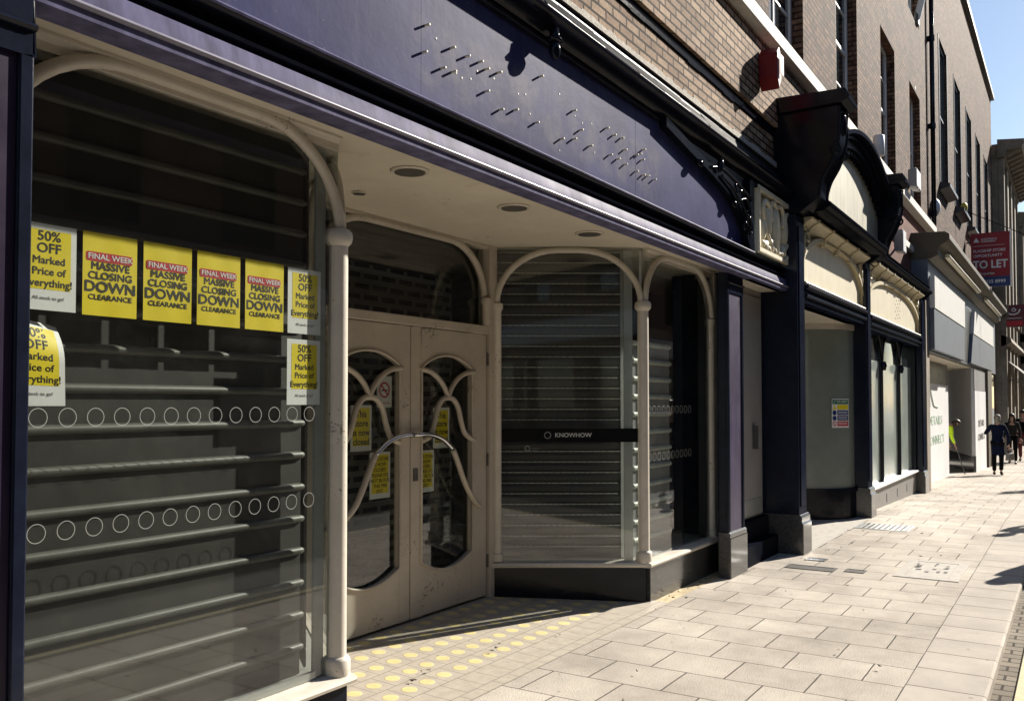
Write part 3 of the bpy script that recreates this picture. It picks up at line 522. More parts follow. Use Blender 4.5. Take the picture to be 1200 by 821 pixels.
# leaf relief panel
lp = MB(); lp.box(8.62, 10.02, 2.64, 2.72, 3.10, 3.74); lp.build("relief_backing", "ocream", SH)
fr = MB(); X0, X1, Z0, Z1 = 8.60, 9.96, 3.075, 3.74
for a in ((X0, X1, Z0, Z0 + .05), (X0, X1, Z1 - .05, Z1), (X0, X0 + .06, Z0 + .05, Z1 - .05), (X1 - .06, X1, Z0 + .05, Z1 - .05)): fr.box(a[0], a[1], 2.59, 2.645, a[2], a[3])
fr.build("relief_frame", "creampanel", SH, bevel=.012)
rl = MB(); cx = 9.28
rl.blob((cx, 2.63, 3.38), .12, .05, .27).blob((cx - .03, 2.60, 3.36), .03, .035, .24)
for s in (-1, 1):
    rl.blob((cx + s * .30, 2.63, 3.42), .09, .05, .17, rot=s * .15).blob((cx + s * .47, 2.63, 3.34), .07, .05, .16, rot=-s * .3)
    rl.blob((cx + s * .22, 2.63, 3.2), .07, .05, .09, rot=s * .7).blob((cx + s * .42, 2.63, 3.18), .1, .05, .05, rot=s * .4)
    rl.tube(smooth_path([(cx, 2.62, 3.15), (cx + s * .2, 2.61, 3.2), (cx + s * .4, 2.61, 3.33), (cx + s * .5, 2.61, 3.52), (cx + s * .42, 2.61, 3.62), (cx + s * .3, 2.61, 3.59), (cx + s * .28, 2.61, 3.5)]), .026)
    rl.tube(smooth_path([(cx, 2.62, 3.62), (cx + s * .12, 2.61, 3.66), (cx + s * .22, 2.61, 3.6), (cx + s * .2, 2.61, 3.45)]), .022)
    for a in range(5): rl.blob((cx + s * (.12 + .1 * a), 2.62, 3.16 + .02 * math.sin(a * 2)), .035, .04, .05, rot=s * (.3 + .2 * a))
rl.build("leaf_relief", "creampanel", SH, smooth=True)
# soffit
sf = MB(); sf.box(FX0, 9.62, 2.64, 4.12, 2.865, 2.93); sf.build("soffit", "soffit", SH)
for a, b in ((1.44, 3.12), (6.72, 8.30)):
    MB().prism([(2.93, 2.864), (2.93, 2.852), (2.945, 2.846), (2.955, 2.832), (2.955, 2.80), (2.99, 2.80), (2.99, 2.864)], 'x', a, b).build("window_head", "cream", SH)
MB().box(8.5, 9.6, 2.66, 2.888, 2.80, 2.862).build("door_soffit", "soffit", SH)

# pilasters
def pilaster(x0, x1, y0, yb, m="dpurple"):
    mb = MB(); mb.box(x0 + .02, x1 - .02, y0 + .024, yb, 0.42, 2.80)
    mb.box(x0 + .02, x1 - .02, y0, y0 + .024, 2.63, 2.80)
    mb.box(x0 + .02, x0 + .065, y0, y0 + .024, .42, 2.63); mb.box(x1 - .065, x1 - .02, y0, y0 + .024, .42, 2.63)
    p = mb.build("pilaster", "navy", SH, bevel=.006); MB().box(x0 + .067, x1 - .067, y0 + .012, y0 + .022, .42, 2.628).build("raised_panel", m, p)
    c = MB(); c.prism([(y0 - .012, 2.70), (y0 - .02, 2.71), (y0 - .012, 2.72), (y0 + .001, 2.722), (y0 + .001, 2.698)], 'x', x0 + .02, x1 - .02).build("pilaster_band", "navy", p)
    b = MB(); b.prism([(yb, .42), (y0, .42), (y0 - .012, .405), (y0 - .015, .37), (y0 - .02, .36), (y0 - .02, 0.0), (yb, 0.0)], 'x', x0, x1); b.build("pilaster_base", "granite", p, bevel=.008)
    return p
pilaster(7.95, 8.44, 2.70, 2.80)
pilaster(.98, 1.475, 2.60, 3.0, "shadepurple")
MB().box(8.36, 8.50, 2.79, 3.4, 0.0, 2.86).build("doorway_jamb", "navy", SH)

# columns
def column(x, y, z0=0.32, parent=SH):
    mb = MB(); mb.lathe([(.062, z0), (.066, z0 + .012), (.066, z0 + .075), (.058, z0 + .09), (.047, z0 + .095), (.045, 2.345), (.05, 2.35), (.064, 2.365), (.068, 2.385), (.064, 2.41), (.05, 2.425), (.03, 2.43)], x, y, 20)
    return mb.build("column", "cream", parent, auto=40)
column(3.135, 2.965); column(6.675, 2.97)
hc = MB(); hc.lathe([(.05, .32), (.05, .39), (.04, .40), (.038, 2.34), (.05, 2.36), (.05, 2.40), (.035, 2.41)], 8.25, 2.97, 16); hc.box(8.29, 8.36, 2.94, 3.0, .31, 2.84); hc.build("column", "cream", SH, auto=40)

# display windows : the mesh is the sill and base trim, glass and arch are its pieces
def sill(x0, x1, y=2.985):
    return [(y, .335), (2.905, .325), (2.888, .318), (2.882, .305), (2.888, .29), (2.90, .284), (y, .284)]
dw = MB().prism(sill(1.4, 3.20), 'x', 1.3, 3.19).build("display_window", "cream", SH, auto=30)
MB().box(1.3, 3.16, 2.92, 3.0, 0.0, .283).build("stall_riser", "black", SH)
MB().quad((1.45, 2.97, .335), (3.13, 2.97, .335), (3.13, 2.97, 2.85), (1.45, 2.97, 2.85)).build("glass_pane", "glass", dw)
MB().tube(arch_path(1.52, 3.135, 2.40, 2.845, 2.955, .50), .027).build("window_arch", "cream", dw, smooth=True)
MB().box(3.012, 3.075, 2.992, 3.006, .34, 2.84).build("glazing_strip", "ringm", dw)
MB().box(1.45, 3.01, 2.975, 2.995, .336, .37).build("glazing_bar", "alu", dw)
for z in (1.55, 1.16):
    for k in range(13): ring(dw, 1.69 + k * .105, z)
# left splay
def splay(p, q, name="display_window"):
    """empty-free frame: objects built in local coords with +x from p to q, then placed"""
    ang = math.atan2(q[1] - p[1], q[0] - p[0]); L_ = math.hypot(q[0] - p[0], q[1] - p[1])
    return Matrix.Translation((p[0], p[1], 0)) @ Matrix.Rotation(ang, 4, 'Z'), L_
def put(o, mtx):
    o.data.transform(mtx); return o
mtx, L_ = mtxL, LL = splay((3.95, 4.02), (3.135, 2.965))     # seen from inside the shop; lobby side is local +y
ld = put(MB().box(.02, L_ - .05, -.02, .05, .284, .335).build("display_window", "cream", SH), mtx)
put(MB().box(0, L_ - .02, -.04, .03, .02, .283).build("stall_riser", "black", SH), mtx)
put(MB().quad((.02, 0, .335), (L_ - .03, 0, .335), (L_ - .03, 0, 2.85), (.02, 0, 2.85)).build("glass_pane", "glass", ld), mtx)
put(MB().tube(arch_path(.05, L_ - .03, 2.40, 2.845, .015, .5), .026).build("window_arch", "cream", ld, smooth=True), mtx)
for z in (1.55, 1.16):
    for k in range(11): ring(ld, .12 + k * .105, z, .004, mtx)
# right splay
mtxR, LR = splay((5.99, 4.02), (6.675, 2.97))
ds = put(MB().prism([(.06, .335), (-.02, .33), (-.058, .322), (-.066, .306), (-.06, .29), (-.045, .284), (.06, .284)], 'x', -.02, LR + .03).build("display_window", "cream", SH, auto=30), mtxR)
put(MB().box(-.01, LR + .01, -.035, .04, .0, .283).build("stall_riser", "black", SH), mtxR)
put(MB().quad((0, 0, .335), (LR - .03, 0, .335), (LR - .03, 0, 2.85), (0, 0, 2.85)).build("glass_pane", "glass", ds), mtxR)
put(MB().tube(arch_path(.065, LR - .015, 2.40, 2.84, -.012, .5), .026).build("window_arch", "cream", ds, smooth=True), mtxR)
put(MB().lathe([(.05, .335), (.05, .39), (.036, .40), (.034, 2.34), (.048, 2.36), (.048, 2.40), (.03, 2.41)], .07, -.01, 14).build("half_column", "cream", ds, auto=40), mtxR)
put(MB().box(LR - .155, LR - .085, .008, .03, .336, 2.84).build("glazing_strip", "alu", ds), mtxR)
put(MB().box(LR - .03, LR - .008, .01, .03, .336, 2.84).build("glazing_strip", "alu", ds), mtxR)
bn = put(MB().box(.045, LR - .005, -.006, -.003, 1.285, 1.395).build("window_banner", "banner", ds), mtxR)
bl = MB(); text_bm(bl, "KNOWHOW", .048, .685, -.0075, 1.340, bold=.02, sx=1.05); bl.disc(.478, -.0075, 1.340, .027, r_in=.0235, th=.001)
put(bl.build("lettering", mat("grey_vinyl", (.5, .5, .5), .5)), mtxR).parent = bn
st = MB(); st.disc(.315, -.004, 1.235, .024, r_in=.014, th=.001); st.box(.35, .42, -.0045, -.0035, 1.232, 1.236).box(.35, .40, -.0045, -.0035, 1.222, 1.225)
put(st.build("window_sticker", "greyink", ds), mtxR)
# right front window
df = MB().prism(sill(6.66, 8.33), 'x', 6.63, 8.28).build("display_window", "cream", SH, auto=30)
MB().box(6.69, 8.33, 2.92, 3.0, 0.0, .283).build("stall_riser", "granite", SH)
MB().quad((6.70, 2.97, .335), (8.26, 2.97, .335), (8.26, 2.97, 2.85), (6.70, 2.97, 2.85)).build("glass_pane", "glass", df)
MB().tube(arch_path(6.685, 8.25, 2.40, 2.845, 2.955, .5), .027).build("window_arch", "cream", df, smooth=True)
MB().box(8.10, 8.2, 2.98, 3.04, .335, 2.85).build("glazing_bar", "darkframe", df)
for z in (1.545, 1.155):
    for k in range(10): ring(df, 6.79 + k * .0995, z)

# doors
YD = 4.02
fm = MB(); fm.box(5.925, 6.03, YD - .06, YD + .06, .05, 2.866); fm.box(3.90, 3.985, YD - .06, YD + .06, .05, 2.866); fm.box(3.985, 5.925, YD - .05, YD + .05, 2.15, 2.215)
fm.box(3.985, 5.925, YD - .05, YD + .05, 2.835, 2.866)
fm.build("door_frame", "doorpaint", SH, bevel=.006)
tw = MB().lathe([(.036, 2.216), (.034, 2.38), (.046, 2.40), (.046, 2.43), (.03, 2.44)], 5.885, YD - .05, 12).build("transom_window", "doorpaint", SH, auto=40)
MB().quad((3.985, YD + .01, 2.215), (5.925, YD + .01, 2.215), (5.925, YD + .01, 2.84), (3.985, YD + .01, 2.84)).build("glass_pane", "doorglass", tw)
MB().tube(arch_path(4.02, 5.885, 2.43, 2.835, YD - .03, .46), .027).build("window_arch", "doorpaint", tw, smooth=True)
def door(mir):
    fx = (lambda x: 9.91 - x) if mir else (lambda x: x)
    def P(pts): return [(fx(x), y, z) for x, y, z in pts]
    x0, x1 = sorted((fx(4.960), fx(5.915))); g0, g1 = sorted((fx(5.075), fx(5.715))); c = (g0 + g1) / 2; h = (g1 - g0) / 2
    lo = lambda x: .37 + .09 * ((x - c) / h) ** 2; hi = lambda x: 1.955 - .1 * abs((x - c) / h) ** 2.2
    xs = [g0 + (g1 - g0) * i / 24 for i in range(25)]
    mb = MB(); y0, y1 = YD - .03, YD + .015
    mb.strip(xs, lambda x: .078, lo, y0, y1); mb.strip(xs, hi, lambda x: 2.145, y0, y1)
    mb.box(x0, g0, y0, y1, .078, 2.145); mb.box(g1, x1, y0, y1, .078, 2.145)
    d = mb.build("door", "doorpaint", SH, bevel=.004)
    bd = MB()
    path = [(x, YD - .034, lo(x)) for x in xs] + [(x, YD - .034, hi(x)) for x in reversed(xs)]
    bd.tube(path, .011, 6, closed=True); bd.build("glazing_bead", "doorpaint", d, smooth=True)
    MB().quad((g0, YD + .005, .36), (g1, YD + .005, .36), (g1, YD + .005, 1.97), (g0, YD + .005, 1.97)).build("door_glass", "doorglass", d)
    t = MB(); yy = YD - .035
    t.tube(smooth_path(P([(5.06, yy, 1.845), (5.17, yy, 1.83), (5.27, yy, 1.785), (5.35, yy, 1.715), (5.395, yy, 1.64)])), .019)
    t.tube(smooth_path(P([(5.74, yy, 1.845), (5.63, yy, 1.83), (5.52, yy, 1.785), (5.44, yy, 1.715), (5.395, yy, 1.64)])), .019)
    t.tube(smooth_path(P([(5.08, yy, 1.325), (5.17, yy, 1.36), (5.225, yy, 1.45), (5.265, yy, 1.56), (5.325, yy, 1.625), (5.395, yy, 1.64), (5.465, yy, 1.625), (5.525, yy, 1.56), (5.565, yy, 1.45), (5.62, yy, 1.36), (5.74, yy, 1.31)])), .02)
    t.build("tracery", "doorpaint", d, smooth=True)
    b = MB(); yb = YD - .085
    b.tube(smooth_path(P([(5.39, yb, 1.255), (5.46, yb, 1.14), (5.52, yb, 1.03), (5.60, yb, .92), (5.70, yb + .02, .84), (5.82, YD - .03, .79)])), .021)
    pb = b.build("push_bar", "doorpaint", d, smooth=True)
    cH = MB(); cH.tube(smooth_path(P([(4.968, YD - .05, 1.372), (5.0, yb, 1.378), (5.12, yb, 1.372), (5.26, yb, 1.335), (5.39, yb, 1.255)])), .018); cH.build("steel_grip", "chrome", pb, smooth=True)
    return d
dr = door(False); door(True)
MB().box(4.985, 5.035, YD - .038, YD - .029, 1.045, 1.135).build("lock_plate", "iron", dr, bevel=.002)

for z in (.3, 1.1, 1.9):
    for x in (5.918, 3.992): MB().tube([(x, YD - .04, z), (x, YD - .04, z + .1)], .009, 8).build("hinge", "iron", SH)
# recessed side doorway
MB().box(8.50, 9.62, 2.89, 3.1, .4, 2.80).build("side_door_wall", "greydoor", SH)
sdm = MB().box(8.70, 9.56, 2.87, 2.888, .42, 2.72); sd_ = sdm.build("side_door", "greydoor", SH, bevel=.004)
MB().box(9.22, 9.30, 2.83, 2.87, 1.12, 1.36).build("door_handle", "iron", sd_)
MB().box(8.72, 9.54, 2.865, 2.87, .44, .6).build("kick_plate", "alu", sd_)
MB().box(8.50, 9.62, 2.72, 3.1, 0.0, .2).build("door_step", "black", SH); MB().box(8.50, 9.62, 2.82, 3.1, .2, .4).build("door_step", "black", SH)

# interior shell
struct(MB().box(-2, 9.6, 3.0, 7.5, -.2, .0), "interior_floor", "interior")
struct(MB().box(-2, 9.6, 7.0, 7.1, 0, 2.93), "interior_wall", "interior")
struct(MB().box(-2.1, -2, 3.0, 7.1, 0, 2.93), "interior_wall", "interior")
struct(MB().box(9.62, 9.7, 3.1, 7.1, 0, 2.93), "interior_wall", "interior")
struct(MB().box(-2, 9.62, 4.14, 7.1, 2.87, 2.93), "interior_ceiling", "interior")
struct(MB().prism([(1.3, 3.0), (3.12, 3.0), (3.9, 4.0), (1.3, 4.0)], 'z', 0.0, .33), "display_floor", "platform")
struct(MB().prism([(6.72, 3.0), (8.3, 3.0), (8.3, 4.0), (6.06, 4.0)], 'z', 0.0, .33), "display_floor", "platform")

# ------------------------------------------------------------------ shutters behind the glass
def ribbed(x0, x1, y, ztop, label, off=0.0, mats=("shutter", "rib"), r=.018):
    r_ = root("roller_shutter", ((x0 + x1) / 2, y, .33), label, "shutter")
    MB().box(x0, x1, y, y + .03, .335, ztop).build("backing", mats[0], r_)
    mb = MB(); z = .462 - .149 * 0 + off
    while z < ztop + .01:
        pts = [(x0, y - .005, z), (x1 - .02, y - .005, z), (x1, y - .005, z), (x1 + .012, y - .005, z)]
        mb.tube(pts, [r, r, r * .95, r * .6], 10, sy=1.0); z += .149
    mb.build("rib", mats[1], r_, auto=50)
    return r_
ribbed(1.2, 3.03, 3.10, 2.82, "wide ribbed grey shutter behind the poster-covered window")
ribbed(6.78, 7.58, 3.12, 2.10, "shorter ribbed shutter painted as if sunlit, behind the window with the ring stickers right of the corner column", .0, ("greyplastic", "litrib"), .022)
g = root("roller_shutter", (6.3, 3.6, .33), "dark slatted roller shutter with painted highlight beads behind the black banner window", "shutter")
mb = MB(); be = MB(); z = .345; y0 = .13
while z < 2.84:
    mb.prism([(y0, z + .004), (y0 - .012, z + .02), (y0 - .014, z + .05), (y0, z + .078), (y0 + .008, z + .078), (y0 + .008, z + .004)], 'x', .03, LR - .17)
    x = .035
    while x < LR - .19:
        l = random.uniform(.035, .06); be.box(x, x + l, y0 - .012, y0 + .004, z + .078, z + .0855); x += l + .006
    z += .0863
put(mb.build("slats", "slat", g), mtxR); put(be.build("glints", "slatlight", g), mtxR)
put(MB().box(LR - .17, LR - .12, .1, .16, .335, 2.84).build("guide_rail", "alu", g), mtxR)
g = root("roller_shutter", (3.4, 3.6, .33), "pale slatted shutter seen edge-on through the corner glass behind the cream column", "shutter")
mb = MB(); z = .345
while z < 2.84:
    mb.prism([(-.13, z), (-.128, z + .006), (-.128, z + .078), (-.131, z + .0864), (-.14, z + .0864), (-.14, z)], 'x', .02, LL - .10); z += .0863
put(mb.build("slats", "rib", g), mtxL)
g = root("roller_shutter", (4.95, 4.4, 0.07), "brick-bond security grille behind the double doors", "shutter")
MB().box(3.9, 6.0, 4.40, 4.43, .07, 2.62).build("grille", "grille", g)
mb = MB()
for k in range(5): mb.prism([(4.385, 2.62 + k * .06), (4.372, 2.635 + k * .06), (4.372, 2.665 + k * .06), (4.385, 2.678 + k * .06), (4.41, 2.678 + k * .06), (4.41, 2.62 + k * .06)], 'x', 3.9, 6.0)
mb.build("slats", "shutter", g)

# ------------------------------------------------------------------ posters and notices
def poster_yellow(x, label):
    r_ = root("poster", (x, 2.984, 1.91), label, "poster", "yellow closing down posters in the window")
    c = x + .109; j = random.uniform(-.006, .006)
    pp = MB()
    n = 8
    for i in range(n):
        a, b = x + .218 * i / n, x + .218 * (i + 1) / n
        ya, yb = 2.984 + .0006 * math.sin(i * 1.3 + x * 9), 2.984 + .0006 * math.sin((i + 1) * 1.3 + x * 9)
        pp.quad((a, ya, 1.915), (b, yb, 1.915), (b, yb, 2.215), (a, ya, 2.215))
    pp.build("sheet", "yellow", r_, smooth=True)
    rb = MB(); Z = 2.128
    rb.prism([(c - .097 + .008 * math.cos(a) + (.178 if k in (0, 3) else .008), Z + (.008 if k < 2 else -.008) + .009 * math.sin(a)) for k, a0 in ((0, 0), (1, 90), (2, 180), (3, 270)) for a in [R(a0 + t) for t in (0, 30, 60, 90)]], 'y', 2.9830, 2.9834)
    rb.build("red_band", "red", r_)
    wl = MB(); text_bm(wl, "FINAL WEEK", .0285, c, 2.9826, Z, bold=.02, sx=1.12); wl.build("band_lettering", "whiteink", r_)
    il = MB()
    for s, sz, dz, sx in (("MASSIVE", .0375, -.034, 1.12), ("CLOSING", .0375, -.069, 1.12), ("DOWN", .054, -.110, 1.14), ("CLEARANCE", .0265, -.147, 1.18)): text_bm(il, s, sz, c, 2.9832, Z + dz, bold=.035, sx=sx)
    il.build("lettering", "ink", r_)
poster_yellow(1.853, "yellow closing down poster beside the white half price poster by the pilaster")
poster_yellow(2.098, "second yellow closing down poster from the left pilaster")
poster_yellow(2.343, "third yellow closing down poster from the left pilaster")
poster_yellow(2.588, "yellow closing down poster touching the white posters by the column")
def poster_white(x, z, label, curl=False, tilt=0.0):
    r_ = root("poster", (x, 2.985, z), label, "poster", "white and yellow half price posters in the window")
    W, H_ = .205, .297
    def S_(u, v):                       # sheet bend
        y = 2.985
        if curl: y += .055 * max(0, (v - .55) / .45) ** 2 * (0.35 + .65 * u) - .012 * u * (1 - v)
        return (x + W * u + (tilt * v), y, z + H_ * v - (.02 * u * u * v if curl else 0))
    def grid(u0, u1, v0, v1, dy, nu, nv):
        mb = MB()
        for i in range(nu):
            for k in range(nv):
                q = [S_(u0 + (u1 - u0) * a / nu, v0 + (v1 - v0) * b / nv) for a, b in ((i, k), (i + 1, k), (i + 1, k + 1), (i, k + 1))]
                mb.quad(*[(p[0], p[1] - dy, p[2]) for p in q])
        return mb
    grid(0, 1, 0, 1, 0, 8, 12).build("sheet", "whitepaper", r_, smooth=True)
    grid(.13, .90, .24, .93, .0005, 8, 12).build("yellow_block", "yellow", r_, smooth=True)
    il = MB(); gl = MB(); c = x + W * .515
    for s, sz, v in (("50%", .047, .855), ("OFF", .047, .715), ("Marked", .036, .575), ("Price of", .036, .445), ("Everything!", .036, .31)): text_bm(il, s, sz, c, 2.985 - .0009, z + H_ * v, bold=.022, sx=1.06)
    text_bm(gl, "All stock to go!", .0165, c, 2.985 - .0009, z + H_ * .14, bold=.01, sx=1.1)
    for mb in (il, gl):
        if curl:
            for vtx in mb.bm.verts:
                u, v = (vtx.co.x - x) / W, (vtx.co.z - z) / H_; p = S_(u, v); vtx.co.x = p[0]; vtx.co.y = p[1] - .0009; vtx.co.z = p[2]
    il.build("lettering", "ink", r_); gl.build("small_lettering", "greyink", r_)
poster_white(1.625, 1.918, "flat white and yellow half price poster next to the dark pilaster")
poster_white(1.585, 1.59, "curling white half price poster peeling off the glass beside the dark pilaster", curl=True)
poster_white(2.832, 1.915, "upper of two white half price posters beside the cream column")
poster_white(2.830, 1.592, "lower of two white half price posters beside the cream column")

def notice(x0, x1, z0, z1, lines, label, sz, y=3.955, nm="notice", cat="notice"):
    r_ = root(nm, ((x0 + x1) / 2, YD, z0), label, cat)
    yb = YD + .012
    MB().box(x0, x1, yb, yb + .002, z0, z1).build("sheet", "whitepaper", r_)
    MB().box(x0 + .02, x1 - .02, yb - .0005, yb - .0001, z0 + .035, z1 - .018).build("yellow_block", "yellow", r_)
    il = MB(); n = len(lines); h = (z1 - z0 - .06) / n
    for i, s in enumerate(lines): text_bm(il, s, sz, (x0 + x1) / 2, yb - .0009, z1 - .03 - h * (i + .5), bold=.022, sx=1.0)
    il.build("lettering", "ink", r_)
W4 = ["This", "store", "is now", "closed"]; W7 = ["THIS STORE", "IS NOW", "CLOSED.", "PLEASE DO", "NOT BLOCK", "THIS FIRE", "EXIT."]
notice(5.275, 5.475, 1.265, 1.565, W4, "yellow closed notice behind the glass of the door hinged next to the banner window", .062)
notice(4.385, 4.59, 1.28, 1.585, W4, "yellow closed notice below the no smoking sign, in the left door leaf", .062)
notice(5.08, 5.285, .95, 1.255, W7, "yellow fire exit notice beside the lock plate on the door nearer the banner window", .034)
notice(4.575, 4.785, .95, 1.265, W7, "yellow fire exit notice in the door leaf nearer the poster window", .034)
r_ = root("no_smoking_sign", (4.72, YD, 1.57), "small white no smoking sign with red ring on the door glass", "sign")
MB().box(4.645, 4.80, YD + .012, YD + .014, 1.57, 1.785).build("sheet", "whitepaper", r_)
mb = MB(); mb.disc(4.722, YD + .0114, 1.69, .055, r_in=.043, th=.001); mb.box(-.046, .046, -.0005, .0005, -.006, .006); 
mb.bm.verts.ensure_lookup_table()
for v in mb.bm.verts[-8:]: v.co = Matrix.Translation((4.722, YD + .0114, 1.69)) @ Matrix.Rotation(R(45), 4, 'Y') @ v.co
text_bm(mb, "No smoking", .021, 4.722, YD + .0114, 1.60, bold=.01); mb.build("red_ring", "red", r_)
mb = MB(); mb.box(4.692, 4.742, YD + .0110, YD + .0118, 1.682, 1.692).box(4.745, 4.755, YD + .0110, YD + .0118, 1.682, 1.692); mb.build("cigarette", "ink", r_)

# downlights
for x, y, s, lb in ((3.775, 3.05, 1, "recessed downlight in the cream soffit nearest the poster window column"), (4.84, 3.05, 1, "middle recessed downlight of three along the front of the cream soffit"),
                    (5.89, 3.05, 1, "recessed downlight in the cream soffit nearest the banner window"), (4.0, 3.62, .42, "tiny recessed spotlight in the cream soffit above the doors")):
    r_ = root("downlight", (x, y, 2.865), lb, "ceiling light", "downlights in the shop soffit")
    MB().lathe([(.105 * s, 2.866), (.108 * s, 2.858), (.1 * s, 2.851), (.085 * s, 2.853), (.083 * s, 2.866)], x, y, 28).build("trim_ring", "cream", r_, auto=40)
    MB().lathe([(.084 * s, 2.85), (.03 * s, 2.8495), (.002, 2.8493)], x, y, 28).build("lens", mat("smoked_lens", (.09, .085, .075), .35, .1, 10), r_)

# ------------------------------------------------------------------ black shopfront (two bays) to the right
BK = root("black_shopfront", (13.5, 2.5, 0), "black painted shopfront with scroll brackets, arched pediment board and cream arched panels", "shopfront")
def pier(x0, x1, y0, yb, top, z0=0.0):
    mb = MB(); mb.box(x0, x1, y0, yb, z0 + .42, top)
    mb.box(x0 + .05, x1 - .05, y0 - .012, y0, z0 + .5, top - .12)
    p = mb.build("pier", "navy", BK, bevel=.008)
    MB().prism([(yb, z0 + .42), (y0 - .01, z0 + .42), (y0 - .03, z0 + .39), (y0 - .03, z0 + .34), (y0 - .045, z0 + .32), (y0 - .045, z0 - .1), (yb, z0 - .1)], 'x', x0 - .012, x1 + .03).build("pier_base", "granite", p, bevel=.008)
    return p
pier(9.62, 9.93, 2.50, 3.3, 3.62); pier(13.20, 13.52, 2.48, 2.9, 3.62); pier(18.42, 18.86, 2.48, 3.0, 3.6, zg(18.5))
MB().tube([(9.95, 2.56, .3), (9.95, 2.56, .36), (9.95, 2.56, .38), (9.95, 2.56, .40)], [.05, .06, .05, .02], 14).build("pier_boss", "granite", BK, smooth=True)
def console(x0, x1, s=1.0, dz=0.0):
    T = lambda y, z: (2.76 - (2.76 - y) * s, z + dz)
    # scroll side profile
    body = smooth_path([(2.05, 0, 4.72), (2.06, 0, 4.58), (2.055, 0, 4.45), (2.08, 0, 4.30), (2.14, 0, 4.14), (2.22, 0, 4.0), (2.26, 0, 3.88), (2.27, 0, 3.79)], 5)
    pts = [T(p.x, p.z) for p in body] + [T(2.33, 3.74), T(2.47, 3.64), T(2.76, 3.62), T(2.76, 4.75)]
    b = MB().prism(pts, 'x', x0, x1).build("console_bracket", "black", BK, auto=35)
    cap = [T(2.76, 4.90), T(1.99, 4.88), T(1.975, 4.86), T(1.985, 4.83), T(1.95, 4.80), T(1.955, 4.76), T(2.03, 4.735), T(2.76, 4.72)]
    MB().prism([(y - (.0), z) for y, z in cap], 'x', x0 - .05, x1 + .05).build("bracket_cap", "black", b, bevel=.006)
    y_, z_ = T(2.05, 4.56); xm = (x0 + x1) / 2
    MB().blob((xm, y_, z_), .08, .035, .13).build("bracket_boss", "black", b, smooth=True)
    e = MB()
    for xx in (x0 - .004, x1 + .004):
        e.tube([(xx, p.x, p.z) for p in [Vector((T(q.x, q.z)[0], 0, T(q.x, q.z)[1])) for q in body]], .016, 6)
        e.tube([(xx, T(2.07 + .05 * math.cos(a), 0)[0] + .03, T(0, 4.27 + .05 * math.sin(a))[1]) for a in [k * .5 for k in range(13)]], .014, 6)
    e.build("scroll_edge", "black", b, smooth=True)
console(9.66, 10.0); console(13.45, 13.78, .96, -.06)
# pediment board with segmental arch
PX0, PX1, xc = 10.0, 13.45, 11.72
def arch_z(x, zap, rise): return zap - rise * ((x - xc) / 1.72) ** 2
xs = [PX0 + (PX1 - PX0) * i / 40 for i in range(41)]
MB().strip(xs, lambda x: 3.86, lambda x: arch_z(x, 4.74, .42), 2.36, 2.42).build("pediment_board", "faded", BK)
mb = MB()
mb.strip(xs, lambda x: arch_z(x, 4.70, .42), lambda x: arch_z(x, 4.80, .42), 2.25, 2.76); mb.strip(xs, lambda x: arch_z(x, 4.80, .42), lambda x: arch_z(x, 4.85, .42), 2.20, 2.76); mb.strip(xs, lambda x: arch_z(x, 4.85, .42), lambda x: arch_z(x, 4.90, .42), 2.14, 2.76)
mb.build("pediment_arch", "black", BK, auto=30)
for k in range(22):
    x = PX0 + .1 + k * .155; MB().box(x, x + .075, 2.28, 2.36, arch_z(x + .04, 4.70, .42) - .06, arch_z(x + .04, 4.70, .42) + .02).build("dentil", "black", BK)
MB().strip(xs, lambda x: 3.86, lambda x: arch_z(x, 4.76, .42), 2.43, 2.76).build("pediment_backing", "navy", BK)
def bay_cornice(x0, x1, y, dz=0.0):
    pts = [(2.76, 3.64), (2.50, 3.64), (2.47, 3.66), (2.44, 3.68), (y + .07, 3.70), (y + .05, 3.72), (y + .02, 3.735), (y + .005, 3.75), (y, 3.77), (y + .006, 3.785), (y + .04, 3.80), (y + .055, 3.83), (2.76, 3.86)]
    MB().prism([(a, b + dz) for a, b in pts], 'x', x0, x1).build("bay_cornice", "black", BK, auto=30)
bay_cornice(9.98, 13.46, 2.22); bay_cornice(13.80, 19.15, 2.36)
fl = MB(); x = 13.8
while x < 19.1:
    l = random.uniform(.3, .7); j = random.uniform(-.01, .01); fl.prism([(2.76, 3.87), (2.40, 3.85), (2.395, 3.86), (2.62, 3.90 + j), (2.74, 3.98 + j), (2.76, 3.98)], 'x', x, min(x + l, 19.12)); x += l
fl.build("lead_flashing", "lead", BK)
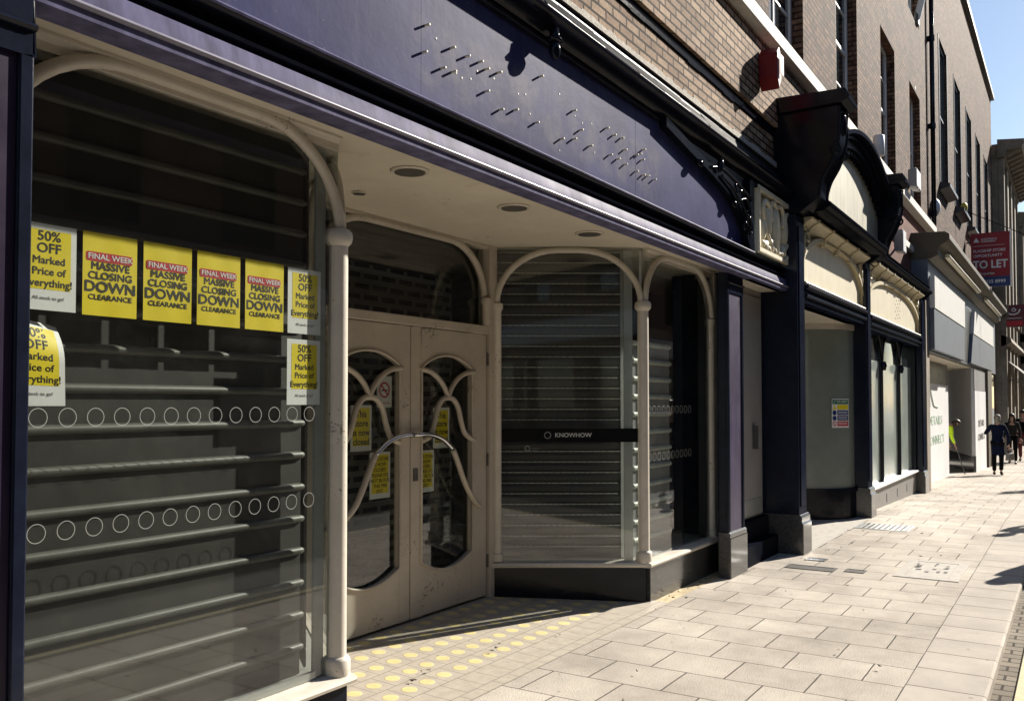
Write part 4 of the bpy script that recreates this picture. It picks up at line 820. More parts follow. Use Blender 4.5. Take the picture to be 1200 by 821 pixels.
def tympanum(x0, x1, zb, board, mould, y=2.56):
    c = (x0 + x1) / 2; h = (x1 - x0) / 2
    top = lambda x: zb + .16 + .42 * max(0, 1 - abs((x - c) / h) ** 2.6) ** .6
    xs = [x0 + (x1 - x0) * i / 40 for i in range(41)]
    MB().box(x0, x1, y, y + .05, zb, 3.64).build("arched_panel", board, BK)
    MB().strip(xs, lambda x: top(x), lambda x: min(top(x) + .055, 3.64), y - .05, y - .001).build("panel_arch", mould, BK, auto=30)
    sp = MB(); sp.strip([x for x in xs if top(x) + .055 < 3.62], lambda x: top(x) + .056, lambda x: 3.63, y - .012, y - .002) if False else None
    for s in (-1, 1):
        fl_ = MB(); xx = x0 if s < 0 else x1
        fl_.tube(smooth_path([(xx - s * .06, y - .03, 3.2), (xx - s * .08, y - .035, 3.4), (xx - s * .16, y - .035, 3.5), (xx - s * .27, y - .035, 3.5), (xx - s * .27, y - .035, 3.42), (xx - s * .18, y - .035, 3.42)]), .02)
        fl_.tube(smooth_path([(xx - s * .2, y - .03, 3.6), (xx - s * .36, y - .03, 3.58), (xx - s * .46, y - .03, 3.6), (xx - s * .52, y - .03, 3.57)]), .018)
        fl_.blob((xx - s * .12, y - .03, 3.55), .06, .03, .04).blob((xx - s * .07, y - .03, 3.3), .03, .03, .07)
        fl_.tube([(xx - s * .02, y - .02, zb), (xx - s * .02, y - .02, 3.62)], .025)
        fl_.build("corner_scroll", mould, BK, smooth=True)
    MB().prism([(y + .05, zb), (y - .07, zb - .005), (y - .08, zb - .02), (y - .07, zb - .035), (y + .05, zb - .04)], 'x', x0, x1).build("panel_sill", mould, BK)
    md = MB(); n = max(4, int((x1 - x0) / .7))
    md.prism([(y, 3.638), (y - .15, 3.638), (y - .145, 3.62), (y - .08, 3.585), (y - .03, 3.53), (y - .012, 3.50), (y, 3.495)], 'x', x0, x1)
    for k in range(n):
        x = x0 + .25 + k * (x1 - x0 - .4) / n
        md.prism([(y - .006, 3.642), (y - .165, 3.642), (y - .16, 3.61), (y - .09, 3.572), (y - .05, 3.51), (y - .03, 3.46), (y - .006, 3.45)], 'x', x, x + .07)
    md.build("cove", "ocream", BK, auto=40)
tympanum(9.95, 13.2, 2.94, "creampanel", "ocream"); tympanum(13.54, 18.44, 2.90, "creampanel", "ocream")
ph = MB()
for k in range(18):
    ph.tube([(16.2 + .35 * random.random(), 2.558, 3.02 + .028 * k), (16.2 + .35 * random.random(), 2.53, 3.02 + .028 * k)][:1] + [(16.1 + .5 * ((k * 7) % 5) / 5, 2.558, 3.02 + .026 * k), (16.1 + .5 * ((k * 7) % 5) / 5, 2.535, 3.02 + .026 * k)][1:], .006, 6) if False else ph.disc(16.1 + .55 * ((k * 7) % 5) / 5, 2.557, 3.02 + .024 * k, .014, seg=8)
ph.build("old_fixing_holes", "greyink", BK)
def beam(x0, x1, zt, y=2.50):
    MB().prism([(y + .2, zt), (y - .04, zt - .01), (y - .05, zt - .03), (y - .03, zt - .05), (y, zt - .06), (y, zt - .10), (y - .03, zt - .11), (y - .035, zt - .13), (y - .02, zt - .145), (y, zt - .15), (y, zt - .2), (y + .2, zt - .2)], 'x', x0, x1).build("beam", "navy", BK, auto=30)
beam(9.93, 13.2, 2.90); beam(13.52, 18.42, 2.86)
# recessed entrance with curved whitened glass
struct(MB().box(9.93, 13.6, 2.60, 6.0, 2.70, 2.76), "entrance_ceiling", "soffit")
struct(MB().box(9.9, 13.6, 5.2, 5.3, 0, 2.7), "entrance_wall", "whitewash")
struct(MB().box(9.72, 9.93, 3.3, 5.3, 0, 2.7), "entrance_wall", "interior")
cc, cr = (13.22, 3.32), .66
def curve_pts(r, n=24): return [(cc[0] + r * math.cos(R(270 - 90 * i / n)), cc[1] + r * math.sin(R(270 - 90 * i / n))) for i in range(n + 1)] + [(cc[0] - r, 5.2)]
def wall_curve(r, z0, z1, th):
    a = curve_pts(r); b = curve_pts(r - th); return MB().prism(a + b[::-1], 'z', z0, z1)
cw = wall_curve(cr, .42, 2.70, .02).build("curved_window", "whitewash", BK, auto=30)
wall_curve(cr + .02, 0, .37, .1).build("curved_riser", "black", cw, auto=30)
wall_curve(cr + .045, .37, .42, .12).build("curved_sill", "black", cw, auto=30)
wall_curve(cr + .02, 2.62, 2.70, .06).build("curved_head", "cream", cw, auto=30)
# second bay window
WZ = zg(16)
b2 = MB().box(13.50, 18.45, 2.60, 2.68, .30, .35); b2.prism([(2.62, .352), (2.545, .342), (2.535, .325), (2.545, .305), (2.62, .30)], 'x', 13.52, 18.43)
bw = b2.build("display_window", "sash", BK)
MB().box(13.52, 18.43, 2.60, 2.75, -.3, .298).build("stall_riser", mat("grey_granite", (.2, .19, .18), .5, .25, 40, dirt=(.12, .11, .1), dirt_amt=.4), BK)
MB().box(13.52, 18.43, 2.66, 2.67, .35, 2.26).build("glass_pane", "whitewash2", bw)
MB().box(13.52, 18.43, 2.66, 2.67, 2.26, 2.68).build("transom_glass", "darkglass", bw)
ml = MB()
for x in (15.17, 16.82):
    ml.box(x - .03, x + .03, 2.61, 2.665, .35, 2.68)
    ml.tube([(x, 2.60, 2.12), (x, 2.60, 2.2), (x, 2.60, 2.26)], [.035, .055, .035], 10)
    for s in (-1, 1): ml.tube(smooth_path([(x, 2.62, 2.25), (x + s * .05, 2.62, 2.42), (x + s * .22, 2.62, 2.62), (x + s * .4, 2.62, 2.68)]), .022)
ml.box(18.30, 18.42, 2.58, 2.665, .35, 2.68); ml.build("mullion", "black", bw)
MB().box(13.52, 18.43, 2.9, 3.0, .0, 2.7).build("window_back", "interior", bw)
vt = MB()
for x in (14.3, 15.3, 16.3, 17.3): vt.box(x, x + .05, 2.594, 2.601, .02, .16)
vt.build("riser_vent", "greyink", BK)
# site safety sign on the curved glass
r_ = root("safety_sign", (12.78, 2.75, 1.25), "multi-coloured site safety sign stuck on the whitened curved window", "sign")
def onsign(mb, nm, m):
    o = mb.build(nm, m, r_); o.data.transform(SG); return o
ang = R(236); SG = Matrix.Translation((cc[0] + (cr + .006) * math.cos(ang), cc[1] + (cr + .006) * math.sin(ang), 1.26)) @ Matrix.Rotation(ang + R(90), 4, 'Z')
onsign(MB().box(-.15, .15, -.001, .003, 0, .40), "sheet", "whitepaper")
a = MB().box(-.14, .14, -.003, -.002, .325, .385); onsign(a, "green_header", "green")
a = MB().box(-.055, .14, -.003, -.002, .252, .315); a.prism([(-.14, .252), (-.07, .252), (-.105, .315)], 'y', -.003, -.002); onsign(a, "yellow_row", "yellow")
a = MB().box(-.055, .14, -.003, -.002, .175, .24).box(-.055, .14, -.003, -.002, .1, .165); a.disc(-.105, -.0025, .207, .034, th=.001).disc(-.105, -.0025, .132, .034, th=.001); onsign(a, "blue_rows", "blue")
a = MB().box(-.055, .14, -.003, -.002, .022, .088); a.disc(-.105, -.0025, .055, .034, r_in=.025, th=.001); a.prism([(-.128, .076), (-.122, .082), (-.082, .034), (-.088, .028)], 'y', -.003, -.002); onsign(a, "red_row", "red")
a = MB(); text_bm(a, "SITE SAFETY", .036, .03, -.0035, .355, bold=.02); a.prism([(-.125, .352), (-.115, .338), (-.085, .372), (-.09, .378), (-.114, .35)], 'y', -.0042, -.0035)
for z in (.215, .195, .14, .12, .065, .045): a.box(-.04, .12, -.0036, -.0032, z, z + .007)
onsign(a, "lettering", "whiteink")

# ------------------------------------------------------------------ brick building over the shops
def wall_holes(mb, x0, x1, z0, z1, holes, y, depth):
    xc = sorted({x0, x1} | {v for h in holes for v in h[:2]}); zc = sorted({z0, z1} | {v for h in holes for v in h[2:4]})
    for a, b in zip(xc, xc[1:]):
        for c, d in zip(zc, zc[1:]):
            if any(h[0] <= a and b <= h[1] and h[2] <= c and d <= h[3] for h in holes): continue
            mb.quad((a, y, c), (b, y, c), (b, y, d), (a, y, d))
    for a, b, c, d in holes:
        Y2 = y + depth
        mb.quad((a, y, c), (a, Y2, c), (a, Y2, d), (a, y, d)); mb.quad((b, y, c), (b, y, d), (b, Y2, d), (b, Y2, c))
        mb.quad((a, y, d), (a, Y2, d), (b, Y2, d), (b, y, d)); mb.quad((a, y, c), (b, y, c), (b, Y2, c), (a, Y2, c))
def sash_window(parent, a, b, c, d, y, bars=(1, 3), m="sash", t=.05):
    f = MB(); y1 = y + .06
    f.box(a, a + t, y, y1, c, d); f.box(b - t, b, y, y1, c, d); f.box(a + t, b - t, y, y1, c, c + t); f.box(a + t, b - t, y, y1, d - t, d)
    f.box(a + t, b - t, y + .01, y1 - .005, (c + d) / 2 - .025, (c + d) / 2 + .025)
    for i in range(1, bars[0] + 1): x = a + (b - a) * i / (bars[0] + 1); f.box(x - .012, x + .012, y + .015, y1 - .012, c + t, d - t)
    for i in range(1, bars[1] + 1):
        z = c + (d - c) * i / (bars[1] + 1)
        if abs(z - (c + d) / 2) > .05: f.box(a + t, b - t, y + .017, y1 - .014, z - .012, z + .012)
    o = f.build("window", m, parent)
    MB().box(a + .01, b - .01, y + .03, y + .04, c + .01, d - .01).build("pane", "darkglass", o); return o
BA = root("brick_building", (9, 2.75, 0), "brown brick building with tall sash windows standing above the purple and black shopfronts", "building")
mb = MB(); wall_holes(mb, -6, 21.95, 4.08, 4.59, [], 2.75, .1); mb.box(-6, 13.9, 2.70, 2.75, 4.59, 5.36); mb.box(-6, 21.95, 2.752, 3.0, 4.0, 4.08)
mb.build("lower_wall", "buff", BA)
mb = MB(); mb.quad((13.9, 2.745, 3.6), (21.95, 2.745, 3.6), (21.95, 2.745, 5.36), (13.9, 2.745, 5.36)); mb.build("side_wall", "redbrick", BA)
bt = MB(); x = -3  # black strip painted in as the shadow under the projecting brickwork
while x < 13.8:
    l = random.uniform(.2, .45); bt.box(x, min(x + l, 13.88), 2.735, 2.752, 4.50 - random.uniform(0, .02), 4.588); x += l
bt.build("shadow_strip", "black", BA)
mt = MB(); x = -2
while x < 9.6:
    l = random.uniform(.05, .3); mt.box(x, x + l, 2.715, 2.752, 4.15, 4.185 + random.uniform(0, .025)); x += l
mt.build("mortar_fillet", "mortar", BA)
winA = [(x, x + 1.42, 5.72, 8.08) for x in (0.1, 3.25, 6.4, 9.55, 12.75, 16.12, 19.25)]
mb = MB(); wall_holes(mb, -6, 21.95, 5.35, 13.2, winA + [(a, b, 9.6, 11.6) for a, b, _, _ in winA], 2.75, .30); mb.build("upper_wall", "brown", BA)
for a, b, c, d in winA: sash_window(BA, a, b, c, d, 2.89); sash_window(BA, a, b, 9.6, 11.6, 2.89)
MB().prism([(2.76, 5.56), (2.61, 5.545), (2.60, 5.53), (2.60, 5.385), (2.615, 5.375), (2.76, 5.365)], 'x', -6, 21.93).build("sill_course", "stone", BA, bevel=.006)
MB().prism([(2.76, 4.70), (2.69, 4.70), (2.685, 4.58), (2.76, 4.57)], 'x', 13.9, 21.9).build("string_course", "stone", BA)
MB().box(13.8, 21.9, 2.70, 2.76, 3.95, 4.02).build("string_course", "mortar", BA)
MB().box(-6, 21.95, 2.60, 3.2, 13.2, 13.4).build("parapet", "stone", BA)
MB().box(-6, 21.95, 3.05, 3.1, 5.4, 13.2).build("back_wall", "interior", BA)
MB().prism([(2.755, 8.2), (2.745, 8.2), (2.745, 8.12), (2.755, 8.12)], 'x', 20, 20.1).build("wall_plate", "iron", BA)
BB = root("brick_building", (31, 2.75, zg(30)), "taller brown brick building with narrow dark windows beyond the drainpipe", "building")
winB = [(x, x + 1.55, 7.0, 10.65) for x in (23.95, 27.15, 30.35, 33.45, 36.6)]
mb = MB(); wall_holes(mb, 22.0, 40.3, 3.6, 13.75, winB, 2.75, .12); mb.quad((40.3, 2.75, -1), (40.3, 12, -1), (40.3, 12, 13.75), (40.3, 2.75, 13.75)); mb.build("wall", "brown", BB)
MB().box(22.0, 40.4, 2.62, 3.2, 13.75, 13.92).build("parapet", "iron", BB)
for a, b, c, d in winB:
    o = sash_window(BB, a + .02, b - .02, c, d, 2.80, (1, 1), "darkframe", .07)
    sl = MB(); sl.prism([(2.76, c + .0), (2.52, c - .06), (2.52, c - .14), (2.76, c - .2)], 'x', a - .08, b + .08); sl.box(a - .07, a, 2.735, 2.76, c, d + .02); sl.box(b, b + .07, 2.735, 2.76, c, d + .02); sl.build("window_surround", "darkframe", o)
MB().box(22, 40.3, 3.05, 3.1, 3.6, 13.7).build("back_wall", "interior", BB)
r_ = root("drainpipe", (21.98, 2.68, 3.9), "thin black drainpipe running up the brick wall between the two brick buildings", "drainpipe")
MB().tube([(21.98, 2.66, 4.7), (21.98, 2.66, 13.1)], .05, 10).build("pipe", "black", r_, smooth=True)
for z in (5.8, 7.8, 9.8, 11.8): MB().tube([(21.98, 2.66, z), (21.98, 2.66, z + .12)], .065, 10).box(21.88, 22.08, 2.69, 2.76, z + .03, z + .09).build("collar", "black", r_)

# wall fittings
r_ = root("alarm_box", (8.95, 2.58, 4.7), "red bell alarm box on the buff brick wall above the purple shopfront", "alarm")
mb = MB(); mb.prism([(8.94, 4.90), (9.02, 4.78), (9.10, 4.90), (9.10, 5.14), (9.02, 5.22), (8.94, 5.14)], 'y', 2.50, 2.69); mb.build("case", "redbox", r_, bevel=.012)
MB().box(8.96, 9.08, 2.472, 2.479, 4.92, 5.12).build("cover_plate", mat("faded_red", (.45, .1, .1), .4), r_)
def floodlight(x, y, z, label, w=.32, h=.22):
    r_ = root("floodlight", (x, y + .12, z - .1), label, "floodlight", "floodlights along the facade")
    MB().prism([(y - .04, z), (y + .10, z + .03), (y + .10, z + h - .03), (y - .04, z + h)], 'x', x, x + w).build("housing", "greyplastic", r_, bevel=.012)
    MB().box(x + .02, x + w - .02, y - .052, y - .041, z + .02, z + h - .02).build("lens", "whiteplastic", r_)
    MB().tube([(x + w / 2, y + .09, z + .1), (x + w / 2, y + .2, z - .04)], .02, 8).build("arm", "greyplastic", r_)
floodlight(17.9, 2.50, 5.62, "grey floodlight on the white sill course near the drainpipe", .55, .36)
floodlight(16.6, 2.55, 4.22, "grey box floodlight on the red brick just above the black shop cornice", .34, .4)
floodlight(22.9, 2.45, 5.02, "grey floodlight standing on the brown cornice of the white shop", .42, .32)
r_ = root("wall_lamp", (14.55, 2.55, 5.4), "white cylindrical wall lamp beside the arched pediment", "lamp")
MB().lathe([(.07, 5.40), (.085, 5.42), (.085, 5.70), (.07, 5.72), (.02, 5.73)], 14.55, 2.52, 16).build("shade", "whiteplastic", r_, auto=40)
MB().box(14.52, 14.58, 2.56, 2.70, 5.53, 5.59).build("bracket", "greyplastic", r_)
r_ = root("alarm_box", (22.35, 2.7, 5.9), "white oval alarm box on brown brick right of the drainpipe", "alarm")
MB().blob((22.35, 2.68, 6.08), .14, .12, .2, u=16, v=10).build("case", "whiteplastic", r_, smooth=True); MB().box(22.28, 22.42, 2.70, 2.76, 5.98, 6.18).build("backplate", "whiteplastic", r_)
r_ = root("wall_bracket", (20.3, 2.6, 9.9), "white pole stub projecting high on the brick wall left of the drainpipe", "bracket")
MB().tube([(20.35, 2.74, 9.72), (20.15, 2.5, 10.5)], .07, 10).build("pole", "whiteplastic", r_); MB().box(20.26, 20.46, 2.70, 2.755, 9.6, 9.85).build("plate", "iron", r_)
r_ = root("spot_lamp", (27.4, 2.6, 7.1), "small yellow spot lamp under the second narrow window with a wire across the street", "lamp")
MB().blob((27.35, 2.55, 7.0), .1, .09, .13).build("housing", mat("yellow_plastic", (.6, .45, .05), .5), r_, smooth=True)
MB().tube([(27.35, 2.62, 6.95), (32, 1.2, 6.8), (36, -.2, 6.75), (45, -3.4, 6.9), (54, -6.6, 7.3)], .012, 5).build("wire", "black", r_)

# ------------------------------------------------------------------ white hoarded shop
WS = root("hoarded_shopfront", (26, 2.4, zg(26)), "vacant shopfront with pale two-tone sign boards and white hoarding", "shopfront")
MB().prism([(2.76, 4.98), (2.12, 4.95), (2.05, 4.90), (2.05, 4.80), (2.12, 4.74), (2.22, 4.68), (2.26, 4.62), (2.26, 4.50), (2.38, 4.44), (2.76, 4.42)], 'x', 19.15, 36.0).build("cornice", "browncornice", WS, bevel=.01)
lt = MB()
for a, b in ((20.2, 27.2), (29.3, 35.0)): lt.prism([(2.255, 4.66), (2.17, 4.655), (2.15, 4.61), (2.17, 4.58), (2.255, 4.58)], 'x', a, b)
lt.build("trough_light", "creampanel", WS)
MB().box(19.15, 36.0, 2.44, 2.76, 2.62, 4.43).build("fascia", "greysign", WS)
for a, b, sk in ((19.3, 24.9, 0.0), (27.1, 33.9, .7)):
    MB().prism([(a, 3.48), (b, 3.48), (b, 4.12), (a + sk * .6, 4.12)], 'y', 2.34, 2.435).build("upper_board", "whitesign", WS)
    MB().prism([(a - sk * .9, 2.66), (b - .3 * sk, 2.66), (b, 3.47), (a, 3.47)], 'y', 2.355, 2.435).build("lower_board", "greysign", WS)
MB().prism([(24.9, 4.12), (27.1 + .42, 4.12), (26.5, 2.66), (24.95, 2.66)], 'y', 2.436, 2.4395).build("joint_panel", "darkframe", WS)
MB().box(18.9, 19.35, 2.46, 2.8, -.5, 3.6).build("pier", "tstone", WS)
MB().box(19.35, 36.0, 2.5, 5.0, 2.58, 2.64).build("entrance_ceiling", "soffit", WS)
h1 = MB().box(19.6, 25.75, 2.84, 2.90, -.5, 2.05).build("hoarding", "hoardwhite", WS); MB().box(19.36, 25.75, 2.86, 2.92, 2.05, 2.58).build("transom", "darkframe", WS)
tx = MB(); text_bm(tx, "DETAILS", .30, 23.2, 2.836, 1.18, bold=0, sx=2.2, th=.002); text_bm(tx, "CONNECT", .30, 23.3, 2.836, .72, bold=0, sx=2.0, th=.002); tx.build("lettering", "lgreen", h1)
em = MB(); em.tube(smooth_path([(22.2, 2.836, 1.5), (22.2, 2.836, 1.95), (22.6, 2.836, 1.7), (22.9, 2.836, 1.55), (23.6, 2.836, 1.5)]), .02); em.build("emblem", mat("pale_green_print", (.5, .6, .52), .5), h1)
MB().prism([(28.0, 2.44), (32.0, 3.55), (32.0, 3.65), (27.95, 2.50)], 'z', .12, 2.58).build("entrance_wall", "hoardwhite", WS)
MB().prism([(27.96, 2.40), (32.0, 3.50), (32.0, 3.56), (27.95, 2.46)], 'z', -.6, .12).build("entrance_riser", "granite", WS)
MB().box(24.6, 32.0, 4.6, 4.7, -.6, 2.58).build("entrance_back", "hoardwhite", WS)
MB().box(25.66, 25.74, 2.91, 4.6, -.6, 2.58).build("entrance_side", "hoardwhite", WS)
h2 = MB().box(28.1, 31.6, 2.42, 2.47, -.5, 1.95).build("hoarding", "hoardwhite", WS); MB().box(28.1, 31.6, 2.43, 2.48, 1.96, 2.58).build("transom", "grey", WS)
tx = MB(); text_bm(tx, "DETAILS", .26, 29.9, 2.416, 1.0, bold=.02, sx=2.0, th=.002); text_bm(tx, "CONNECT", .26, 29.9, 2.416, .6, bold=.02, sx=1.8, th=.002); tx.build("lettering", "greyink", h2)
MB().box(31.7, 33.2, 2.36, 2.8, -.8, 2.62).build("pier", "browncornice", WS)
MB().box(33.2, 36.0, 2.5, 2.8, -.8, 2.62).build("side_window", "darkglass", WS)
# estate agent board
r_ = root("to_let_board", (30, 2.1, 5.0), "red to let board hanging out from the wall above the hoarded shop", "sign")
def rotb(o, loc):     # facing -X: built facing -Y then turned
    o.data.transform(Matrix.Translation(loc) @ Matrix.Rotation(R(-90), 4, 'Z')); return o
LB = (30, 2.63, 0)
def bd(mb, nm, m): return rotb(mb.build(nm, m, r_), LB)
bd(MB().box(0, 1.02, -.02, .02, 5.36, 6.68), "board", "boardred")
bd(MB().box(0, 1.02, -.022, .022, 5.06, 5.36), "blue_strip", "blue")
bd(MB().box(1.02, 1.055, -.03, .03, 5.04, 6.74), "edge_post", "sash")
tx = MB()
text_bm(tx, "FLAGSHIP STORE", .115, .06, -.024, 6.14, 'LEFT', .02, .98, .001); text_bm(tx, "OPPORTUNITY", .115, .06, -.024, 5.99, 'LEFT', .02, .98, .001)
text_bm(tx, "TO LET", .33, .05, -.024, 5.72, 'LEFT', .03, .84, .001); text_bm(tx, "All Enquiries", .11, .06, -.024, 5.46, 'LEFT', .01, 1, .001)
text_bm(tx, "0161 235 8999", .14, .06, -.026, 5.21, 'LEFT', .02, 1, .001)
text_bm(tx, "CUSHMAN &", .07, .27, -.024, 6.49, 'LEFT', .02, 1.05, .001); text_bm(tx, "WAKEFIELD", .07, .27, -.024, 6.42, 'LEFT', .02, 1.05, .001)
tx.prism([(.06, 6.41), (.23, 6.41), (.145, 6.55)], 'y', -.025, -.022); tx.box(.05, .9, -.024, -.022, 6.29, 6.30)
bd(tx, "lettering", "whiteink")
bd(MB().box(-.13, 0, -.015, .015, 6.4, 6.44).box(-.13, 0, -.015, .015, 5.3, 5.34), "bracket", "iron")
r_ = root("hanging_sign", (40.6, 2.2, 4.5), "small red and black hanging sign with a white swirl on the far stone building", "sign")
def bd2(mb, nm, m): return rotb(mb.build(nm, m, r_), (40.6, 2.50, 0))
bd2(MB().box(0, .82, -.04, .04, 4.62, 5.5), "board", mat("dark_red_board", (.1, .008, .015), .4))
bd2(MB().box(.08, .74, -.044, -.041, 4.66, 4.86), "red_strip", "red")
a = MB(); a.tube(smooth_path([(.18, -.05, 5.3), (.25, -.05, 5.16), (.42, -.05, 5.12), (.58, -.05, 5.18), (.64, -.05, 5.32)]), .03); a.tube(smooth_path([(.34, -.05, 5.3), (.42, -.05, 5.24), (.5, -.05, 5.3), (.42, -.05, 5.36), (.36, -.05, 5.33)]), .022)
a.tube(smooth_path([(.1 + .05 * k, -.046, 4.95 + .03 * (k % 2)) for k in range(13)], 3), .012); bd2(a, "emblem", "whiteink")
bd2(MB().box(-.3, 0, -.02, .02, 5.3, 5.36), "bracket", "iron")

# ------------------------------------------------------------------ buildings further along
def far_building(x0, x1, y0, H_, m, label, corn, bays, storeys, name="stone_building", win="darkglass"):
    b = root(name, ((x0 + x1) / 2, y0, zg(x0)), label, "building")
    z0 = -1.0; W_ = MB(); hs = []
    n = bays; bw_ = (x1 - x0) / n
    for i in range(n):
        for s in range(storeys):
            c = .6 + s * (H_ - 1) / storeys if s else .4; d = c + (H_ - 1) / storeys * .68
            hs.append((x0 + i * bw_ + bw_ * .24, x0 + i * bw_ + bw_ * .76, c, d))
    wall_holes(W_, x0, x1, z0, H_, hs, y0, .35)
    W_.quad((x0, y0, z0), (x0, y0 + 8, z0), (x0, y0 + 8, H_), (x0, y0, H_)); W_.quad((x1, y0, z0), (x1, y0, H_), (x1, y0 + 8, H_), (x1, y0 + 8, z0)); W_.quad((x0, y0, H_), (x1, y0, H_), (x1, y0 + 8, H_), (x0, y0 + 8, H_))
    W_.build("wall", m, b)
    for a, c_, c, d in hs:
        f = MB(); f.box(a, a + .08, y0 + .2, y0 + .3, c, d); f.box(c_ - .08, c_, y0 + .2, y0 + .3, c, d); f.box(a + .08, c_ - .08, y0 + .2, y0 + .3, (c + d) / 2 - .04, (c + d) / 2 + .04); f.box(a + .08, c_ - .08, y0 + .2, y0 + .3, d - .08, d)
        o = f.build("window", "sash", b); MB().box(a, c_, y0 + .26, y0 + .28, c, d).build("pane", win, o)
    pl = MB()
    for i in range(n + 1):
        x = x0 + i * bw_; pl.box(max(x0, x - bw_ * .13), min(x1, x + bw_ * .13), y0 - .22, y0, z0, H_ - .6)
        pl.box(max(x0, x - bw_ * .16), min(x1, x + bw_ * .16), y0 - .3, y0, H_ * .42, H_ * .46)
    pl.build("pilaster", m, b, bevel=.02)
    cr_ = MB(); cr_.prism([(y0, H_ - .6), (y0 - .25, H_ - .55), (y0 - .3, H_ - .35), (y0 - corn * .9, H_ - .25), (y0 - corn, H_ - .1), (y0 - corn, H_ + .05), (y0, H_ + .15)], 'x', x0 - .15, x1 + .1)
    k = x0
    while k < x1 - .3: cr_.prism([(y0 - .28, H_ - .5), (y0 - .36, H_ - .5), (y0 - corn * .85, H_ - .3), (y0 - corn * .85, H_ - .245), (y0 - .28, H_ - .245)], 'x', k + .1, k + .4); k += .8
    cr_.build("cornice", m, b)
    bl_ = MB(); bl_.prism([(y0, H_ * .36), (y0 - .35, H_ * .35), (y0 - .4, H_ * .335), (y0, H_ * .32)], 'x', x0, x1); bl_.build("string_course", m, b)
    return b
FB = far_building(40.5, 50.5, 2.55, 12.0, "tstone", "grey stone building with a deep bracketed cornice beyond the hoarded shop", .95, 4, 3)
far_building(50.6, 62.5, 2.35, 10.9, "tstone", "lower stone building behind the bracketed stone building", .8, 4, 3)
far_building(62.6, 85, 2.1, 11.2, "tstone", "pale stone building far along the street", .7, 7, 3)
far_building(95, 112, .2, 13, "opp", "dark building closing the far end of the street", .3, 5, 4, "brick_building")
for i, (x, lb) in enumerate(((41.2, "grey canvas awning nearest the hoarded shop"), (45.6, "grey canvas awning second beyond the hoarded shop"))):
    r_ = root("awning", (x, 2.3, 2.4), lb, "awning")
    MB().prism([(2.33, 3.3), (1.75, 2.75), (1.75, 2.35), (1.78, 2.35), (1.79, 2.72), (2.33, 3.24)], 'x', x, x + 2.6).build("canvas", mat("grey_canvas", (.3, .28, .25), .85, .1, 6), r_)
    MB().tube([(x + .05, 2.32, 2.5), (x + .05, 1.78, 2.6)], .02, 6).tube([(x + 2.55, 2.32, 2.5), (x + 2.55, 1.78, 2.6)], .02, 6).build("arm", "iron", r_)
# the terrace on the other side of the road, seen in the glass
b = root("brick_terrace", (20, -7.4, 0), "brick terrace across the road reflected in the shop windows", "building")
mb = MB(); hs = [(x, x + 1.3, z, z + 1.9) for x in range(-16, 70, 3) for z in (4.6, 7.4)]
hs += [(x, x + 2.4, .5, 2.9) for x in range(-16, 70, 3)]
def opp(mb):
    xc_ = sorted({-20.0, 75.0} | {float(v) for h in hs for v in h[:2]}); zc_ = sorted({-1.0, 10.2} | {v for h in hs for v in h[2:4]})
    for a, c in zip(xc_, xc_[1:]):
        for d, e in zip(zc_, zc_[1:]):
            if not any(h[0] <= a and c <= h[1] and h[2] <= d and e <= h[3] for h in hs): mb.quad((a, -7.4, d), (a, -7.4, e), (c, -7.4, e), (c, -7.4, d))
    mb.quad((-20, -7.4, 10.2), (-20, -14, 10.2), (75, -14, 10.2), (75, -7.4, 10.2))
opp(mb); mb.build("wall", "opp", b)
MB().box(-20, 75, -7.7, -7.65, -1, 10).build("window_glass", "darkglass", b)
MB().prism([(-7.4, 3.3), (-7.2, 3.35), (-7.15, 3.9), (-7.4, 4.0)], 'x', -20, 75).build("fascia", "sash", b)

# ------------------------------------------------------------------ street covers and litter
def cover(name, x0, x1, y0, y1, label, inner, frame="iron", fw=.05, bars=0):
    r_ = root(name, ((x0 + x1) / 2, (y0 + y1) / 2, 0), label, "drain cover")
    z = .006; f = MB()
    f.box(x0, x1, y0, y0 + fw, -.02, z); f.box(x0, x1, y1 - fw, y1, -.02, z); f.box(x0, x0 + fw, y0 + fw, y1 - fw, -.02, z); f.box(x1 - fw, x1, y0 + fw, y1 - fw, -.02, z)
    f.build("frame", frame, r_)
    if bars:
        m_ = MB(); L_ = x1 - x0 - 2 * fw; W_ = y1 - y0 - 2 * fw
        for k in range(bars): yy = y0 + fw + W_ * (k + .25) / bars; m_.box(x0 + fw, x1 - fw, yy, yy + W_ / bars * .5, -.02, z)
        m_.build("bars", frame, r_); MB().box(x0 + fw, x1 - fw, y0 + fw, y1 - fw, -.02, .002).build("pit", inner, r_)
    else: MB().box(x0 + fw + .008, x1 - fw - .008, y0 + fw + .008, y1 - fw - .008, -.02, z - .002).build("plate", inner, r_)
    return r_
c = cover("manhole_cover", 8.9, 9.95, .92, 1.47, "large rectangular paved manhole cover near the kerb slabs", "infill", "infill", .09)
mb = MB(); random.seed(3)
for k in range(14): x, y = random.uniform(9.1, 9.75), random.uniform(1.05, 1.35); mb.box(x, x + random.uniform(.02, .09), y, y + random.uniform(.01, .05), 0, .0075)
mb.build("lifting_keys", "iron", c)
cover("floor_grille", 12.05, 12.62, 1.80, 2.45, "barred metal pavement grille in front of the black shop entrance", "ink", "alu", .03, 9)
cover("stopcock_cover", 8.80, 9.02, 1.98, 2.44, "long dark rough metal cover in the slabs by the black pier", "iron", "iron", .03)
cover("stopcock_cover", 9.33, 9.5, 2.18, 2.38, "small square blue-grey cover beside the long dark cover", "greysign", "iron", .02)
cover("stopcock_cover", 8.88, 9.05, 1.72, 1.90, "small square dark cover between the long cover and the manhole", "iron", "iron", .02)
lf = MB(); random.seed(11)
